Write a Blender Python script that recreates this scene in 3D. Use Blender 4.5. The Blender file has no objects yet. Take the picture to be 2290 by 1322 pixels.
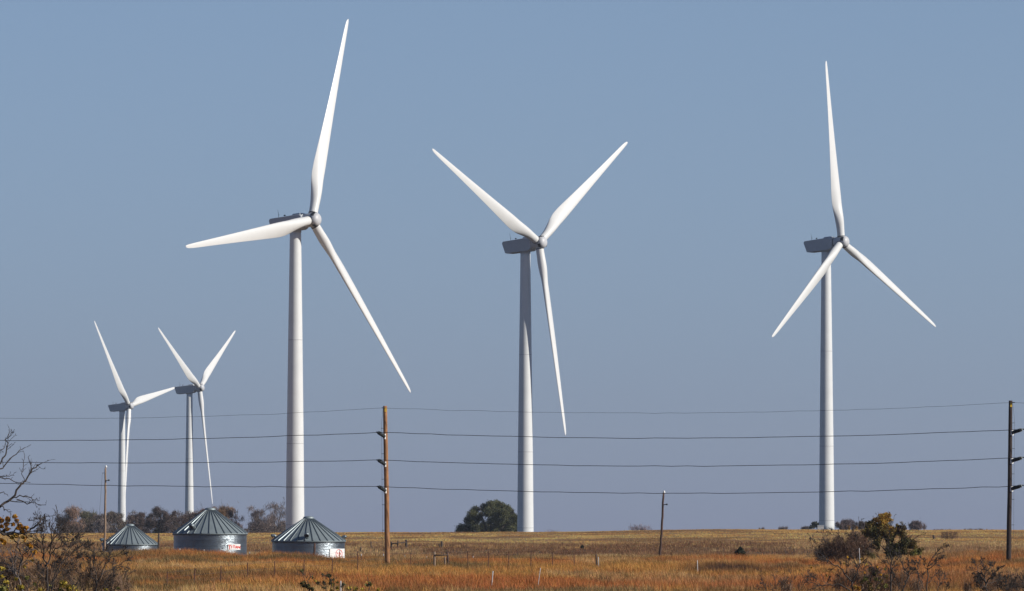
import bpy, math, random
import numpy as np
from mathutils import Matrix, Vector

S = bpy.context.scene
COL = S.collection
EYE = 3.2                      # camera height above the local datum, metres
F = 13100.0                    # focal length in photo pixels (2290 wide)
CX, CY, HOR = 1145.0, 661.0, 1200.0
PITCH = math.atan((HOR - CY) / F)
CP, SP = math.cos(PITCH), math.sin(PITCH)
rng = np.random.default_rng(7)
R = math.radians

SUN_AZ = R(70.0)               # to the right of straight behind the camera
SUN_EL = R(27.0)
SUN_DIR = Vector((math.sin(SUN_AZ) * math.cos(SUN_EL), -math.cos(SUN_AZ) * math.cos(SUN_EL), math.sin(SUN_EL)))

# ------------------------------------------------------------------ survey helpers
def at(px, py, d):
    """Point of the place seen at photo pixel (px, py), d metres ahead."""
    u = (px - CX) / F
    v = (CY - py) / F
    y = CP - v * SP
    z = SP + v * CP
    k = d / y
    return np.array([u * k, d, z * k + EYE])

def sstep(a, b, x):
    t = np.clip((x - a) / (b - a), 0, 1)
    return t * t * (3 - 2 * t)

_yy = np.arange(-300, 26000, 2.0)
def _prof(pts):
    xs, zs = zip(*pts)
    z = np.interp(_yy, xs, zs)
    for w in (41, 31):
        k = np.ones(w) / w
        z = np.convolve(np.pad(z, w // 2, mode='edge'), k, mode='valid')
    return z
_left = _prof([(-300, -3), (0, -3.2), (150, -3.5), (250, -3.1), (300, -2.95), (350, -2.8), (420, -2.5), (490, -2.25),
               (550, -2.2), (640, -2.75), (750, -3.2), (850, -3.1), (950, -1.75), (1050, -.35), (1150, .70), (1200, .95),
               (1260, .88), (1320, .60), (1420, .15), (1600, -.9), (1720, -1.8), (2000, -7), (2600, -18), (4000, -24), (9000, -40), (26000, -90)])
_right = _prof([(-300, -3), (0, -3.2), (150, -3.5), (250, -3.1), (300, -2.95), (350, -2.8), (420, -2.5), (490, -2.25),
                (550, -2.2), (640, -2.75), (750, -3.2), (850, -3.1), (950, -1.75), (1050, -.35), (1150, .70), (1200, .95),
                (1300, 1.12), (1450, 1.32), (1600, 1.48), (1700, 1.45), (1800, .6), (2000, -3), (2600, -14), (4000, -24), (9000, -40), (26000, -90)])

def G(x, y):
    """Ground height."""
    x = np.asarray(x, float); y = np.asarray(y, float)
    a = np.interp(y, _yy, _left); b = np.interp(y, _yy, _right)
    px = CX + F * x / np.maximum(y, 60)
    t = sstep(1250, 1700, px)
    z = a * (1 - t) + b * t
    ridge = np.interp(px, [-800, 0, 600, 1100, 1300, 1560, 1850, 2290, 3000], [5, 4.5, 2.8, .8, 0, -4.2, -2.2, -2.2, -1])
    z = z - ridge * np.minimum(y, 1400) / F * sstep(850, 1180, y)
    crest = np.interp(px, [-800, 0, 300, 430, 550, 640, 700, 780, 860, 960, 1300, 1500, 1700, 2000, 2290, 3000], [-6, -5, -3, -3, 0, 1, 6, 10, 6, 9, 7, 4, 7, 1, -4, -5])
    crest = crest - 7 * (vnoise(px * .018, y * .012, 91) - .5) - 5 * (vnoise(px * .06, y * .02, 92) - .5)
    z = z - crest * y / F * sstep(330, 480, y) * (1 - sstep(600, 760, y))
    und = .10 * np.sin(x * .11 + y * .03) + .08 * np.sin(x * .23 - y * .051 + 1.3) + .06 * np.sin(y * .14 + x * .05)
    z = z + und * sstep(150, 300, y) * (1 - .55 * sstep(800, 1000, y)) * (1 - sstep(1500, 2000, y))
    return z + EYE

def gz(x, y):
    return float(G(x, y))

def ground_at(px, d):
    x = (px - CX) / F * d * (CP + SP * (HOR - CY) / F)
    return np.array([x, d, gz(x, d)])

def d_of(px, row, d0, d1):
    """Distance between d0 and d1 where the ground shows at that row."""
    ds = np.arange(d0, d1, 1.0)
    x = (px - CX) / F * ds
    r = HOR - F * (G(x, ds) - EYE) / ds
    return float(ds[np.argmin(np.abs(r - row))])

def vnoise(x, y, seed=0):
    xi = np.floor(x).astype(np.int64); yi = np.floor(y).astype(np.int64)
    fx = x - xi; fy = y - yi
    fx = fx * fx * (3 - 2 * fx); fy = fy * fy * (3 - 2 * fy)
    def h(a, b):
        n = (a * 374761393 + b * 668265263 + seed * 974634541) & 0x7fffffff
        n = ((n ^ (n >> 13)) * 1274126177) & 0x7fffffff
        return ((n ^ (n >> 16)) & 0xffff) / 65535.0
    return (h(xi, yi) * (1 - fx) + h(xi + 1, yi) * fx) * (1 - fy) + (h(xi, yi + 1) * (1 - fx) + h(xi + 1, yi + 1) * fx) * fy

# ------------------------------------------------------------------ materials
MATS = {}
def mat(name, col, rough=.6, metal=0., var=.12, scale=3., bump=0., bscale=20., bstretch=(1, 1, 1), spec=.5, tint=False, trans=0.):
    m = bpy.data.materials.new(name); m.use_nodes = True
    nt = m.node_tree; N = nt.nodes; L = nt.links
    N.clear()
    out = N.new('ShaderNodeOutputMaterial')
    b = N.new('ShaderNodeBsdfPrincipled')
    b.inputs['Roughness'].default_value = rough
    b.inputs['Metallic'].default_value = metal
    b.inputs['Specular IOR Level'].default_value = spec
    tc = N.new('ShaderNodeTexCoord')
    no = N.new('ShaderNodeTexNoise'); no.inputs['Scale'].default_value = scale; no.inputs['Detail'].default_value = 5
    L.new(tc.outputs['Object'], no.inputs['Vector'])
    mr = N.new('ShaderNodeMapRange')
    mr.inputs[1].default_value = .25; mr.inputs[2].default_value = .75
    mr.inputs[3].default_value = 1 - var; mr.inputs[4].default_value = 1 + var
    L.new(no.outputs['Fac'], mr.inputs[0])
    mx = N.new('ShaderNodeMix'); mx.data_type = 'RGBA'; mx.blend_type = 'MULTIPLY'; mx.inputs[0].default_value = 1
    if tint:
        at_ = N.new('ShaderNodeAttribute'); at_.attribute_name = 'tint'
        L.new(at_.outputs['Color'], mx.inputs[6])
    else:
        mx.inputs[6].default_value = (*col, 1)
    L.new(mr.outputs[0], mx.inputs[7])
    L.new(mx.outputs[2], b.inputs['Base Color'])
    if bump:
        mp = N.new('ShaderNodeMapping'); mp.inputs['Scale'].default_value = bstretch
        L.new(tc.outputs['Object'], mp.inputs['Vector'])
        n2 = N.new('ShaderNodeTexNoise'); n2.inputs['Scale'].default_value = bscale; n2.inputs['Detail'].default_value = 3
        L.new(mp.outputs[0], n2.inputs['Vector'])
        bp = N.new('ShaderNodeBump'); bp.inputs['Strength'].default_value = bump; bp.inputs['Distance'].default_value = .05
        L.new(n2.outputs['Fac'], bp.inputs['Height'])
        L.new(bp.outputs[0], b.inputs['Normal'])
    if trans:
        tr = N.new('ShaderNodeBsdfTranslucent'); L.new(mx.outputs[2], tr.inputs['Color'])
        ms = N.new('ShaderNodeMixShader'); ms.inputs[0].default_value = trans
        L.new(b.outputs[0], ms.inputs[1]); L.new(tr.outputs[0], ms.inputs[2])
        L.new(ms.outputs[0], out.inputs['Surface'])
    else:
        L.new(b.outputs[0], out.inputs['Surface'])
    MATS[name] = m
    return m

mat('tower_paint', (.67, .68, .675), .45, var=.05, scale=.35, bump=.05, bscale=.6)
mat('blade_paint', (.685, .685, .67), .40, var=.03, scale=.5)
mat('nacelle_paint', (.40, .43, .47), .45, var=.05, scale=.8)
mat('hub_paint', (.50, .505, .52), .45, var=.05, scale=1.5)
mat('dark_rubber', (.02, .022, .026), .7)
mat('seam', (.42, .43, .44), .6)
mat('galvanised_wall', (.21, .24, .265), .37, metal=.9, var=.12, scale=1.2, bump=.42, bscale=3.0, bstretch=(1, 1, 9))
mat('galvanised_roof', (.245, .29, .305), .55, metal=.40, var=.10, scale=1.0)
mat('galvanised_rib', (.20, .235, .25), .45, metal=.6, var=.08, scale=2.0)  # darker than the roof sheet: shade on the rib sides put into the colour
mat('dark_steel', (.06, .07, .075), .5, metal=.5)
mat('sign_white', (.80, .79, .77), .5, var=.05)
mat('sign_red', (.62, .045, .03), .5, var=.12, scale=6)
mat('wood_orange', (.31, .145, .058), .8, var=.30, scale=2.0, bump=.5, bscale=4, bstretch=(6, 6, .4))
mat('wood_dark', (.026, .013, .010), .8, var=.35, scale=2.0, bump=.5, bscale=4, bstretch=(6, 6, .4))
mat('wood_grey', (.27, .185, .125), .85, var=.3, scale=2.0, bump=.4, bscale=4, bstretch=(6, 6, .4))
mat('wood_brown', (.075, .038, .027), .85, var=.3, scale=2.0, bump=.4, bscale=4, bstretch=(6, 6, .4))
mat('wood_fence', (.060, .042, .034), .9, var=.3, scale=3)
mat('wire', (.028, .028, .032), .6, metal=.2)
mat('polymer', (.035, .042, .045), .5)
mat('porcelain', (.78, .77, .74), .3)
mat('yellow_tag', (.75, .48, .05), .5)
mat('rust', (.105, .042, .026), .85, var=.3, scale=6)
mat('white_paint', (.50, .47, .45), .6)
mat('bark_dark', (.055, .042, .036), .95, var=.3, scale=8)
mat('bark_pale', (.15, .125, .115), .9, var=.3, scale=8)
mat('foliage', (1, 1, 1), .65, var=.12, scale=.6, tint=True, trans=.25, spec=.3)
mat('twigs', (1, 1, 1), .8, var=.1, scale=.6, tint=True, spec=.2)
mat('grass_blades', (1, 1, 1), .7, var=.10, scale=.15, tint=True, trans=.30, spec=.25)

# ------------------------------------------------------------------ mesh building
ORG = {}
class MB:
    def __init__(s):
        s.v = []; s.f = []; s.n = 0
    def add(s, V, Fc):
        V = np.asarray(V, float).reshape(-1, 3)
        s.v.append(V)
        s.f += [tuple(i + s.n for i in f) for f in Fc]
        s.n += len(V)
    def box(s, c, size, rot=None, taper=1.):
        c = np.asarray(c, float); h = np.asarray(size, float) / 2
        P = np.array([[x, y, z] for z in (-1, 1) for y in (-1, 1) for x in (-1, 1)], float)
        P[4:, :2] *= taper
        P = P * h
        if rot is not None:
            P = P @ np.array(rot).T
        s.add(P + c, [(0, 2, 3, 1), (4, 5, 7, 6), (0, 1, 5, 4), (2, 6, 7, 3), (0, 4, 6, 2), (1, 3, 7, 5)])
    def tube(s, path, rad, n=6, cap=True):
        P = np.asarray(path, float); k = len(P)
        rad = np.broadcast_to(np.asarray(rad, float), (k,))
        T = np.gradient(P, axis=0)
        T /= np.linalg.norm(T, axis=1)[:, None] + 1e-12
        up = np.array([0, 0, 1.]) if abs(T[:, 2]).mean() < .9 else np.array([1., 0, 0])
        A = np.cross(T, up); A /= np.linalg.norm(A, axis=1)[:, None] + 1e-9
        B = np.cross(T, A)
        th = np.arange(n) * 2 * math.pi / n
        V = P[:, None] + rad[:, None, None] * (np.cos(th)[None, :, None] * A[:, None] + np.sin(th)[None, :, None] * B[:, None])
        fs = [(i * n + j, i * n + (j + 1) % n, (i + 1) * n + (j + 1) % n, (i + 1) * n + j) for i in range(k - 1) for j in range(n)]
        if cap:
            fs += [tuple(range(n))[::-1], tuple((k - 1) * n + j for j in range(n))]
        s.add(V, fs)
    def lathe(s, prof, c=(0, 0, 0), n=48, cap=(True, True)):
        c = np.asarray(c, float); th = np.arange(n) * 2 * math.pi / n
        V = np.array([[r * math.cos(t), r * math.sin(t), z] for r, z in prof for t in th]) + c
        k = len(prof)
        fs = [(i * n + j, i * n + (j + 1) % n, (i + 1) * n + (j + 1) % n, (i + 1) * n + j) for i in range(k - 1) for j in range(n)]
        if cap[0]: fs.append(tuple(range(n))[::-1])
        if cap[1]: fs.append(tuple((k - 1) * n + j for j in range(n)))
        s.add(V, fs)
    def mesh(s, name, m, smooth=False, org=None, bevel=0.):
        me = bpy.data.meshes.new(name)
        V = np.concatenate(s.v) if s.v else np.zeros((0, 3))
        if org is not None: V = V - org
        me.from_pydata(V.tolist(), [], s.f)
        me.materials.append(MATS[m])
        if smooth:
            me.polygons.foreach_set('use_smooth', [True] * len(me.polygons))
        me.update()
        return me
    def build(s, name, m, parent=None, smooth=False, origin=None):
        org = ORG[parent.name] if parent is not None else (np.asarray(origin, float) if origin is not None else np.zeros(3))
        o = bpy.data.objects.new(name, s.mesh(name, m, smooth, org))
        COL.objects.link(o)
        if parent is not None: o.parent = parent
        else: o.location = org
        ORG[o.name] = org
        return o

def tag(o, label, cat=None, group=None, kind=None):
    if label: o['label'] = label
    if cat: o['category'] = cat
    if group: o['group'] = group
    if kind: o['kind'] = kind
    return o

def thing(name, label, cat, loc, group=None):
    o = bpy.data.objects.new(name, None); COL.objects.link(o)
    o.empty_display_size = .5
    o.location = loc
    ORG[o.name] = np.asarray(loc, float)
    return tag(o, label, cat, group)

def link_mesh(name, me, parent, M=None):
    o = bpy.data.objects.new(name, me); COL.objects.link(o); o.parent = parent
    if M is not None: o.matrix_local = M
    ORG[o.name] = ORG[parent.name]
    return o

def fast_mesh(name, V, nper, tint, m, smooth=False):
    """Loose polygons of nper corners each, with one colour per vertex."""
    nv = len(V); nf = nv // nper
    me = bpy.data.meshes.new(name)
    me.vertices.add(nv); me.vertices.foreach_set('co', np.ascontiguousarray(V, dtype=np.float32).ravel())
    me.loops.add(nv); me.loops.foreach_set('vertex_index', np.arange(nv, dtype=np.int32))
    me.polygons.add(nf); me.polygons.foreach_set('loop_start', np.arange(0, nv, nper, dtype=np.int32))
    a = me.attributes.new('tint', 'FLOAT_COLOR', 'POINT')
    c = np.ones((nv, 4), np.float32); c[:, :3] = tint
    a.data.foreach_set('color', c.ravel())
    me.materials.append(MATS[m])
    me.update(calc_edges=True)
    return me

def obj_of(name, me, parent=None, origin=None):
    o = bpy.data.objects.new(name, me); COL.objects.link(o)
    if parent is not None:
        o.parent = parent; ORG[o.name] = ORG[parent.name]
    elif origin is not None:
        o.location = origin
    return o

# ------------------------------------------------------------------ ground
def make_ground():
    ys = np.concatenate([np.arange(-250, 200, 25), np.arange(200, 760, 4), np.arange(760, 1460, 5), np.arange(1460, 2200, 20),
                         np.geomspace(2200, 9000, 30)])
    t = np.linspace(-1, 1, 221); s = np.sign(t) * (.25 * abs(t) + .75 * abs(t) ** 3)
    X = s[None, :] * (260 + .45 * np.maximum(ys, 0))[:, None]
    Y = np.repeat(ys[:, None], len(s), 1)
    Z = G(X, Y)
    V = np.stack([X, Y, Z], -1).reshape(-1, 3)
    nc = len(s); nr = len(ys)
    i = np.arange(nr - 1)[:, None] * nc + np.arange(nc - 1)[None, :]
    Fc = np.stack([i, i + 1, i + nc + 1, i + nc], -1).reshape(-1, 4)
    me = bpy.data.meshes.new('ground')
    me.vertices.add(len(V)); me.vertices.foreach_set('co', V.astype(np.float32).ravel())
    me.loops.add(Fc.size); me.loops.foreach_set('vertex_index', Fc.astype(np.int32).ravel())
    me.polygons.add(len(Fc)); me.polygons.foreach_set('loop_start', np.arange(0, Fc.size, 4, dtype=np.int32))
    me.update(calc_edges=True)
    me.polygons.foreach_set('use_smooth', [True] * len(Fc))
    m = bpy.data.materials.new('prairie_ground'); m.use_nodes = True
    nt = m.node_tree; N = nt.nodes; L = nt.links
    b = N['Principled BSDF']; b.inputs['Roughness'].default_value = .95; b.inputs['Specular IOR Level'].default_value = .1
    tc = N.new('ShaderNodeTexCoord')
    sep = N.new('ShaderNodeSeparateXYZ'); L.new(tc.outputs['Object'], sep.inputs[0])
    def noise(sc, det=4, rough=.6):
        n = N.new('ShaderNodeTexNoise'); n.inputs['Scale'].default_value = sc; n.inputs['Detail'].default_value = det
        n.inputs['Roughness'].default_value = rough
        L.new(tc.outputs['Object'], n.inputs['Vector']); return n.outputs['Fac']
    def ramp(fac, stops):
        r = N.new('ShaderNodeValToRGB'); L.new(fac, r.inputs[0]); e = r.color_ramp.elements
        while len(e) < len(stops): e.new(.5)
        for q, (p, c) in zip(e, stops): q.position = p; q.color = (*c, 1)
        return r.outputs[0]
    def mix(f, a, c):
        x = N.new('ShaderNodeMix'); x.data_type = 'RGBA'
        L.new(f, x.inputs[0]); L.new(a, x.inputs[6]); L.new(c, x.inputs[7]); return x.outputs[2]
    def zone(a, c, wob):
        ad = N.new('ShaderNodeMath'); ad.operation = 'MULTIPLY_ADD'; ad.inputs[1].default_value = wob
        L.new(noise(.018, 3), ad.inputs[0]); L.new(sep.outputs[1], ad.inputs[2])
        r = N.new('ShaderNodeMapRange'); r.inputs[1].default_value = a + wob / 2; r.inputs[2].default_value = c + wob / 2
        L.new(ad.outputs[0], r.inputs[0]); return r.outputs[0]
    near = ramp(noise(.12, 6), [(.3, (.06, .036, .02)), (.5, (.11, .06, .03)), (.7, (.15, .085, .04))])
    weed = ramp(noise(.10, 6), [(.32, (.06, .037, .025)), (.5, (.10, .062, .038)), (.68, (.16, .10, .058))])
    hill = ramp(noise(.13, 8, .7), [(.30, (.10, .06, .03)), (.45, (.21, .125, .056)), (.58, (.28, .17, .08)), (.72, (.34, .215, .105))])
    c = mix(zone(700, 780, 90), near, weed)
    c = mix(zone(930, 985, 80), c, hill)
    unseen_dark = ramp(noise(.05, 5), [(.3, (.035, .028, .02)), (.7, (.07, .052, .036))])  # unseen ground, darkened to cut bounce light on the shaded tower sides
    c = mix(zone(1360, 1420, 30), c, unseen_dark)
    c = mix(zone(200, 240, 20), unseen_dark, c)
    L.new(c, b.inputs['Base Color'])
    me.materials.append(m)
    o = bpy.data.objects.new('ground', me); COL.objects.link(o)
    tag(o, 'rolling autumn prairie ground rising to a low tan ridge', kind='structure')
make_ground()

# ------------------------------------------------------------------ grass
PAL = dict(rust=(.47, .165, .042), gold=(.55, .265, .066), tan=(.62, .395, .17), olive=(.165, .112, .042), dark=(.10, .05, .028),
           brown=(.25, .135, .07), red=(.46, .145, .042), grey=(.36, .265, .155))
PAL = {k: np.array(v) for k, v in PAL.items()}
# patches of other plants among the grass: photo column, distance, half width px, half depth m, colour, strength
PATCH = [(1640, 425, 100, 26, 'dark', 1.3), (1760, 440, 60, 16, 'dark', .9), (1590, 405, 60, 14, 'dark', 1.1), (930, 470, 170, 20, 'olive', 1.1), (520, 388, 230, 22, 'olive', 1.1),
         (820, 455, 90, 10, 'olive', .6), (430, 560, 110, 22, 'rust', .8), (640, 545, 80, 10, 'dark', .35), (1000, 340, 160, 10, 'olive', .45),
         (1470, 520, 120, 16, 'olive', .55), (1400, 470, 150, 22, 'gold', .6), (380, 440, 110, 16, 'tan', .75), (150, 470, 120, 22, 'rust', .7),
         (1250, 340, 420, 24, 'red', .85), (1500, 318, 500, 16, 'red', .95), (1000, 312, 350, 14, 'red', .8), (1900, 340, 350, 30, 'red', .75), (300, 372, 260, 12, 'olive', .7), (560, 350, 160, 18, 'brown', .6), (2100, 420, 200, 60, 'red', .55), (1870, 470, 60, 9, 'dark', .6),
         (100, 300, 160, 40, 'olive', .5), (620, 430, 150, 10, 'tan', .45), (1250, 420, 200, 20, 'gold', .5), (2200, 520, 160, 25, 'red', .5)]
def prairie_tint(x, y):
    px = CX + F * x / y
    a = vnoise(x * .16, y * .045, 1) * .6 + vnoise(x * .5, y * .16, 2) * .4
    b = vnoise(x * .09, y * .028, 3) * .55 + vnoise(x * .35, y * .10, 4) * .45
    g = vnoise(x * .05, y * .055, 5) * .5 + vnoise(x * .17, y * .08, 15) * .25 + vnoise(x * .7, y * .25, 6) * .25
    a = .65 * a + .35 * vnoise(x * .035, y * .03, 7)
    c = PAL['rust'] * (1 - sstep(.35, .65, a))[:, None] + PAL['gold'] * sstep(.35, .65, a)[:, None]
    k = (sstep(.50, .72, b) * .8)[:, None]; c = c * (1 - k) + PAL['tan'] * k
    k = (sstep(.46, .62, g) * .88)[:, None]; c = c * (1 - k) + PAL['olive'] * k
    for (p, d, rx, ry, col, st) in PATCH:
        q = ((px - p) / rx) ** 2 + ((y - d) / ry) ** 2
        k = (st * np.exp(-q * 1.1) * np.clip(.4 + 1.2 * vnoise(x * .9, y * .3, int(p)), 0, 1))[:, None]
        c = c * (1 - k) + PAL[col] * k
    return c
def weed_tint(x, y):
    px = CX + F * x / y
    a = vnoise(x * .07, y * .03, 11) * .55 + vnoise(x * .3, y * .12, 12) * .45
    b = vnoise(x * .05, y * .022, 13) * .6 + vnoise(x * .25, y * .1, 14) * .4
    c = np.array((.34, .19, .085)) * (1 - sstep(.3, .7, a))[:, None] + np.array((.56, .36, .16)) * sstep(.3, .7, a)[:, None]
    core = np.interp(px, [0, 700, 900, 1100, 1500, 1700, 1850, 2000, 2290], [.55, .55, .45, .75, .8, .35, .2, .1, .0])
    k = (sstep(.66 - .45 * core, .86 - .45 * core, b) * .74)[:, None]
    return c * (1 - k) + np.array((.17, .072, .034)) * k
def hill_tint(x, y):
    a = vnoise(x * .05, y * .05, 21) * .5 + vnoise(x * .25, y * .15, 22) * .5
    b = vnoise(x * .030, y * .045, 23) * .6 + vnoise(x * .2, y * .1, 24) * .4
    c = np.array((.58, .31, .10)) * (1 - sstep(.3, .7, a))[:, None] + np.array((.86, .52, .185)) * sstep(.3, .7, a)[:, None]
    k = (sstep(.52, .70, b) * .8)[:, None]
    return c * (1 - k) + np.array((.20, .115, .056)) * k

def grass(name, label, n, d0, d1, hrange, tintf, blades, bw, lean, seed, keep=None, edge=1.16, front=1.):
    r = np.random.default_rng(seed)
    u = r.random(n)
    y = np.sqrt(d0 * d0 + u * (d1 * d1 - d0 * d0))
    x = (r.random(n) * 2 - 1) * (.0875 * edge * y + 5)
    if keep is not None:
        k = keep(x, y, r); x = x[k]; y = y[k]; n = len(x)
    h = hrange[0] + (hrange[1] - hrange[0]) * np.clip(1.5 * (.6 * vnoise(x * .22, y * .07, seed) + .4 * vnoise(x * .8, y * .3, seed + 1)) ** 1.5 + .5 * (r.random(n) - .5), 0, 1) * (front + (1 - front) * sstep(430, 540, y))
    c = tintf(x, y) * (1 + .5 * (r.random(n) - .5))[:, None]
    z = G(x, y)
    bx = (x[:, None] + r.normal(0, .16, (n, blades)) * h[:, None]).ravel()
    by = (y[:, None] + r.normal(0, .16, (n, blades)) * h[:, None]).ravel()
    bz = np.repeat(z, blades) - .04
    bh = np.repeat(h, blades) * (.55 + .55 * r.random(n * blades))
    th = r.random(n * blades) * math.pi
    w = bw * 1.25 * (.6 + .8 * r.random(n * blades))
    dx = np.cos(th) * w / 2; dy = np.sin(th) * w / 2
    tx = bx + bh * (lean + r.normal(0, .26, n * blades)); ty = by + bh * r.normal(0, .26, n * blades)
    V = np.empty((n * blades, 3, 3), np.float32)
    V[:, 0] = np.stack([bx - dx, by - dy, bz], -1)
    V[:, 1] = np.stack([bx + dx, by + dy, bz], -1)
    V[:, 2] = np.stack([tx, ty, bz + bh], -1)
    t = np.repeat(c, blades, 0) * (1 + .34 * (r.random((n * blades, 1)) - .5)) * (1 + .08 * r.normal(0, 1, (n * blades, 3)))
    t = np.repeat(np.clip(t, .008, .7), 3, 0)
    me = fast_mesh(name, V.reshape(-1, 3), 3, t, 'grass_blades')
    o = obj_of(name, me)
    tag(o, label, 'grass', kind='stuff')
    return o
BINS_XY = []
def clear_of_bins(x, y, r):
    k = np.ones(len(x), bool)
    for bx, by, br in BINS_XY:
        k &= (x - bx) ** 2 + (y - by) ** 2 > (br + .25) ** 2
    return k

# ------------------------------------------------------------------ wind turbines
BL = 50.0
def blade_mesh():
    fr = [0, .012, .03, .06, .10, .15, .20, .25, .32, .40, .50, .60, .70, .80, .88, .94, .975, .992, 1.0]
    ch = [2.05, 2.05, 2.05, 2.15, 2.55, 3.1, 3.42, 3.45, 3.22, 2.90, 2.52, 2.16, 1.82, 1.50, 1.26, 1.06, .86, .58, .16]
    th = [1.0, 1.0, .98, .86, .62, .44, .36, .32, .28, .25, .22, .205, .195, .19, .18, .18, .18, .18, .2]
    tw = [16, 16, 16, 16, 15.5, 14.5, 13, 11.2, 9, 7, 4.8, 3.2, 2, 1, .4, 0, -.2, -.3, -.3]
    f2 = np.unique(np.concatenate([np.linspace(0, .3, 24), np.linspace(.3, .94, 28), np.linspace(.94, 1, 9)]))
    n = 28
    mb = MB(); V = []
    for f in f2:
        c = np.interp(f, fr, ch); t = np.interp(f, fr, th); a = R(np.interp(f, fr, tw) + 3)
        rnd = 1 - sstep(.03, .20, f)
        r = 1.25 + f * (BL - 1.25)
        for i in range(n):
            q = 2 * math.pi * i / n
            X = .5 * (1 + math.cos(q))                         # 0 leading edge .. 1 trailing edge
            yt = 5 * t * (.2969 * math.sqrt(X) - .126 * X - .3516 * X ** 2 + .2843 * X ** 3 - .1015 * X ** 4)
            cam = .10 * t * 4 * X * (1 - X)
            ya = cam + (yt if q < math.pi else -yt)
            xa = X - .30
            yc = .5 * math.sin(q); xc = X - .5
            x_ = (xc * rnd + xa * (1 - rnd)) * c; y_ = (yc * rnd + ya * (1 - rnd)) * c
            x2 = x_ * math.cos(a) + y_ * math.sin(a); y2 = -x_ * math.sin(a) + y_ * math.cos(a)
            V.append((-x2, -y2, r))                            # +x leading edge, -y upwind
    k = len(f2)
    fs = [(i * n + j, i * n + (j + 1) % n, (i + 1) * n + (j + 1) % n, (i + 1) * n + j) for i in range(k - 1) for j in range(n)]
    fs += [tuple(range(n))[::-1], tuple((k - 1) * n + j for j in range(n))]
    mb.add(V, fs)
    return mb.mesh('blade', 'blade_paint', True)
BLADE = blade_mesh()

def ring_mesh():
    mb = MB(); mb.lathe([(1.03, 1.45), (1.085, 1.56), (1.085, 1.67), (1.03, 1.69)], n=36, cap=(True, True))
    return mb.mesh('root_seal', 'dark_rubber', True)
SEAL = ring_mesh()

# hub frame: z = rotor axis (forward), x/y in the rotor plane
def hub_meshes():
    mb = MB()
    mb.lathe([(1.25, -2.0), (1.46, -1.95), (1.54, -1.3), (1.56, -.3), (1.56, .95), (1.53, 1.25), (1.40, 1.58), (1.12, 1.86), (.74, 2.03), (.32, 2.11), (.05, 2.12)], n=40)
    a = mb.mesh('hub', 'hub_paint', True)
    h = []
    mb = MB()
    for k in range(3):
        an = R(60 + 120 * k)
        c = np.array([math.cos(an) * 1.48, math.sin(an) * 1.49, 1.02])
        ct, st = math.cos(an), math.sin(an)
        rot = np.array([[ct, -st, 0], [st, ct, 0], [0, 0, 1]])
        m2 = MB(); m2.box(c, (.26, 1.02, .86), rot)
        h.append(m2.mesh('hub_opening', 'dark_rubber'))
    return a, h
HUB, HOLES = hub_meshes()

# nacelle frame: x along rotor axis (forward), z up, origin over the tower axis at rotor-axis height
def nacelle_meshes():
    side = [(-6.0, 1.42), (-6.32, 1.05), (-6.28, .72), (-5.55, -1.62), (-5.0, -1.80), (1.6, -1.86), (2.35, -1.55), (2.75, -1.0), (2.75, 1.05), (2.3, 1.45), (.6, 1.52)]
    mb = MB()
    n = len(side); w = 1.62
    lay = [(-w, .90), (-w * .93, 1.0), (w * .93, 1.0), (w, .90)]
    V = []
    cx, cz = -1.7, -.1
    for y, s in lay:
        s2 = 1 - (1 - s) * .6
        V += [(cx + (x - cx) * (1 - (1 - s2) * .35), y, cz + (z - cz) * s2) for x, z in side]
    fs = []
    for i in range(3):
        for j in range(n):
            fs.append((i * n + j, (i + 1) * n + j, (i + 1) * n + (j + 1) % n, i * n + (j + 1) % n))
    fs += [tuple(range(n)), tuple(3 * n + j for j in range(n))[::-1]]
    mb.add(V, fs)
    body = mb.mesh('nacelle', 'nacelle_paint')
    mb = MB()
    mb.box((.95, 0, 1.70), (2.3, 2.0, .36), taper=.82)
    hat = mb.mesh('roof_hatch', 'nacelle_paint')
    mb = MB()
    mb.tube([(-4.1, -.7, 1.40), (-4.1, -.7, 2.5), (-4.25, -.7, 3.35)], [.05, .04, .02], 6)
    mb.tube([(-4.1, -.7, 2.1), (-3.75, -.7, 2.1)], [.03, .03], 5)
    mast = mb.mesh('antenna_mast', 'dark_steel')
    mb = MB()
    mb.tube([(-3.05, .2, 1.42), (-3.05, .2, 1.82)], [.05, .05], 6)
    mb.lathe([(.05, 0), (.24, .08), (.26, .2), (.1, .3)], (-3.05, .2, 1.78), 12)
    sens = mb.mesh('wind_sensor', 'dark_steel')
    mb = MB()
    th = np.linspace(-.6, math.pi + .6, 20)
    mb.tube([(2.60, 1.63 * math.cos(t), .1 + 1.50 * math.sin(t)) for t in th], [.10] * 20, 8)
    rail = mb.mesh('handrail', 'tower_paint', True)
    mb = MB()
    mb.lathe([(1.42, 0), (1.42, .75)], n=36)
    neck = mb.mesh('yaw_collar', 'nacelle_paint', True)
    mb = MB()
    # main shaft housing from the nacelle front to the hub
    nn = 24; V = []
    for x, r in ((2.4, 1.35), (3.2, 1.30)):
        V += [(x, r * math.cos(q), r * math.sin(q)) for q in np.arange(nn) * 2 * math.pi / nn]
    mb.add(V, [(j, nn + j, nn + (j + 1) % nn, (j + 1) % nn) for j in range(nn)] + [tuple(range(nn)), tuple(nn + j for j in range(nn))[::-1]])
    shaft = mb.mesh('shaft_housing', 'dark_steel', True)
    return body, [('roof_hatch', hat), ('antenna_mast', mast), ('wind_sensor', sens), ('handrail', rail), ('shaft_housing', shaft)]
NAC, NAC_BITS = nacelle_meshes()

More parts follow.
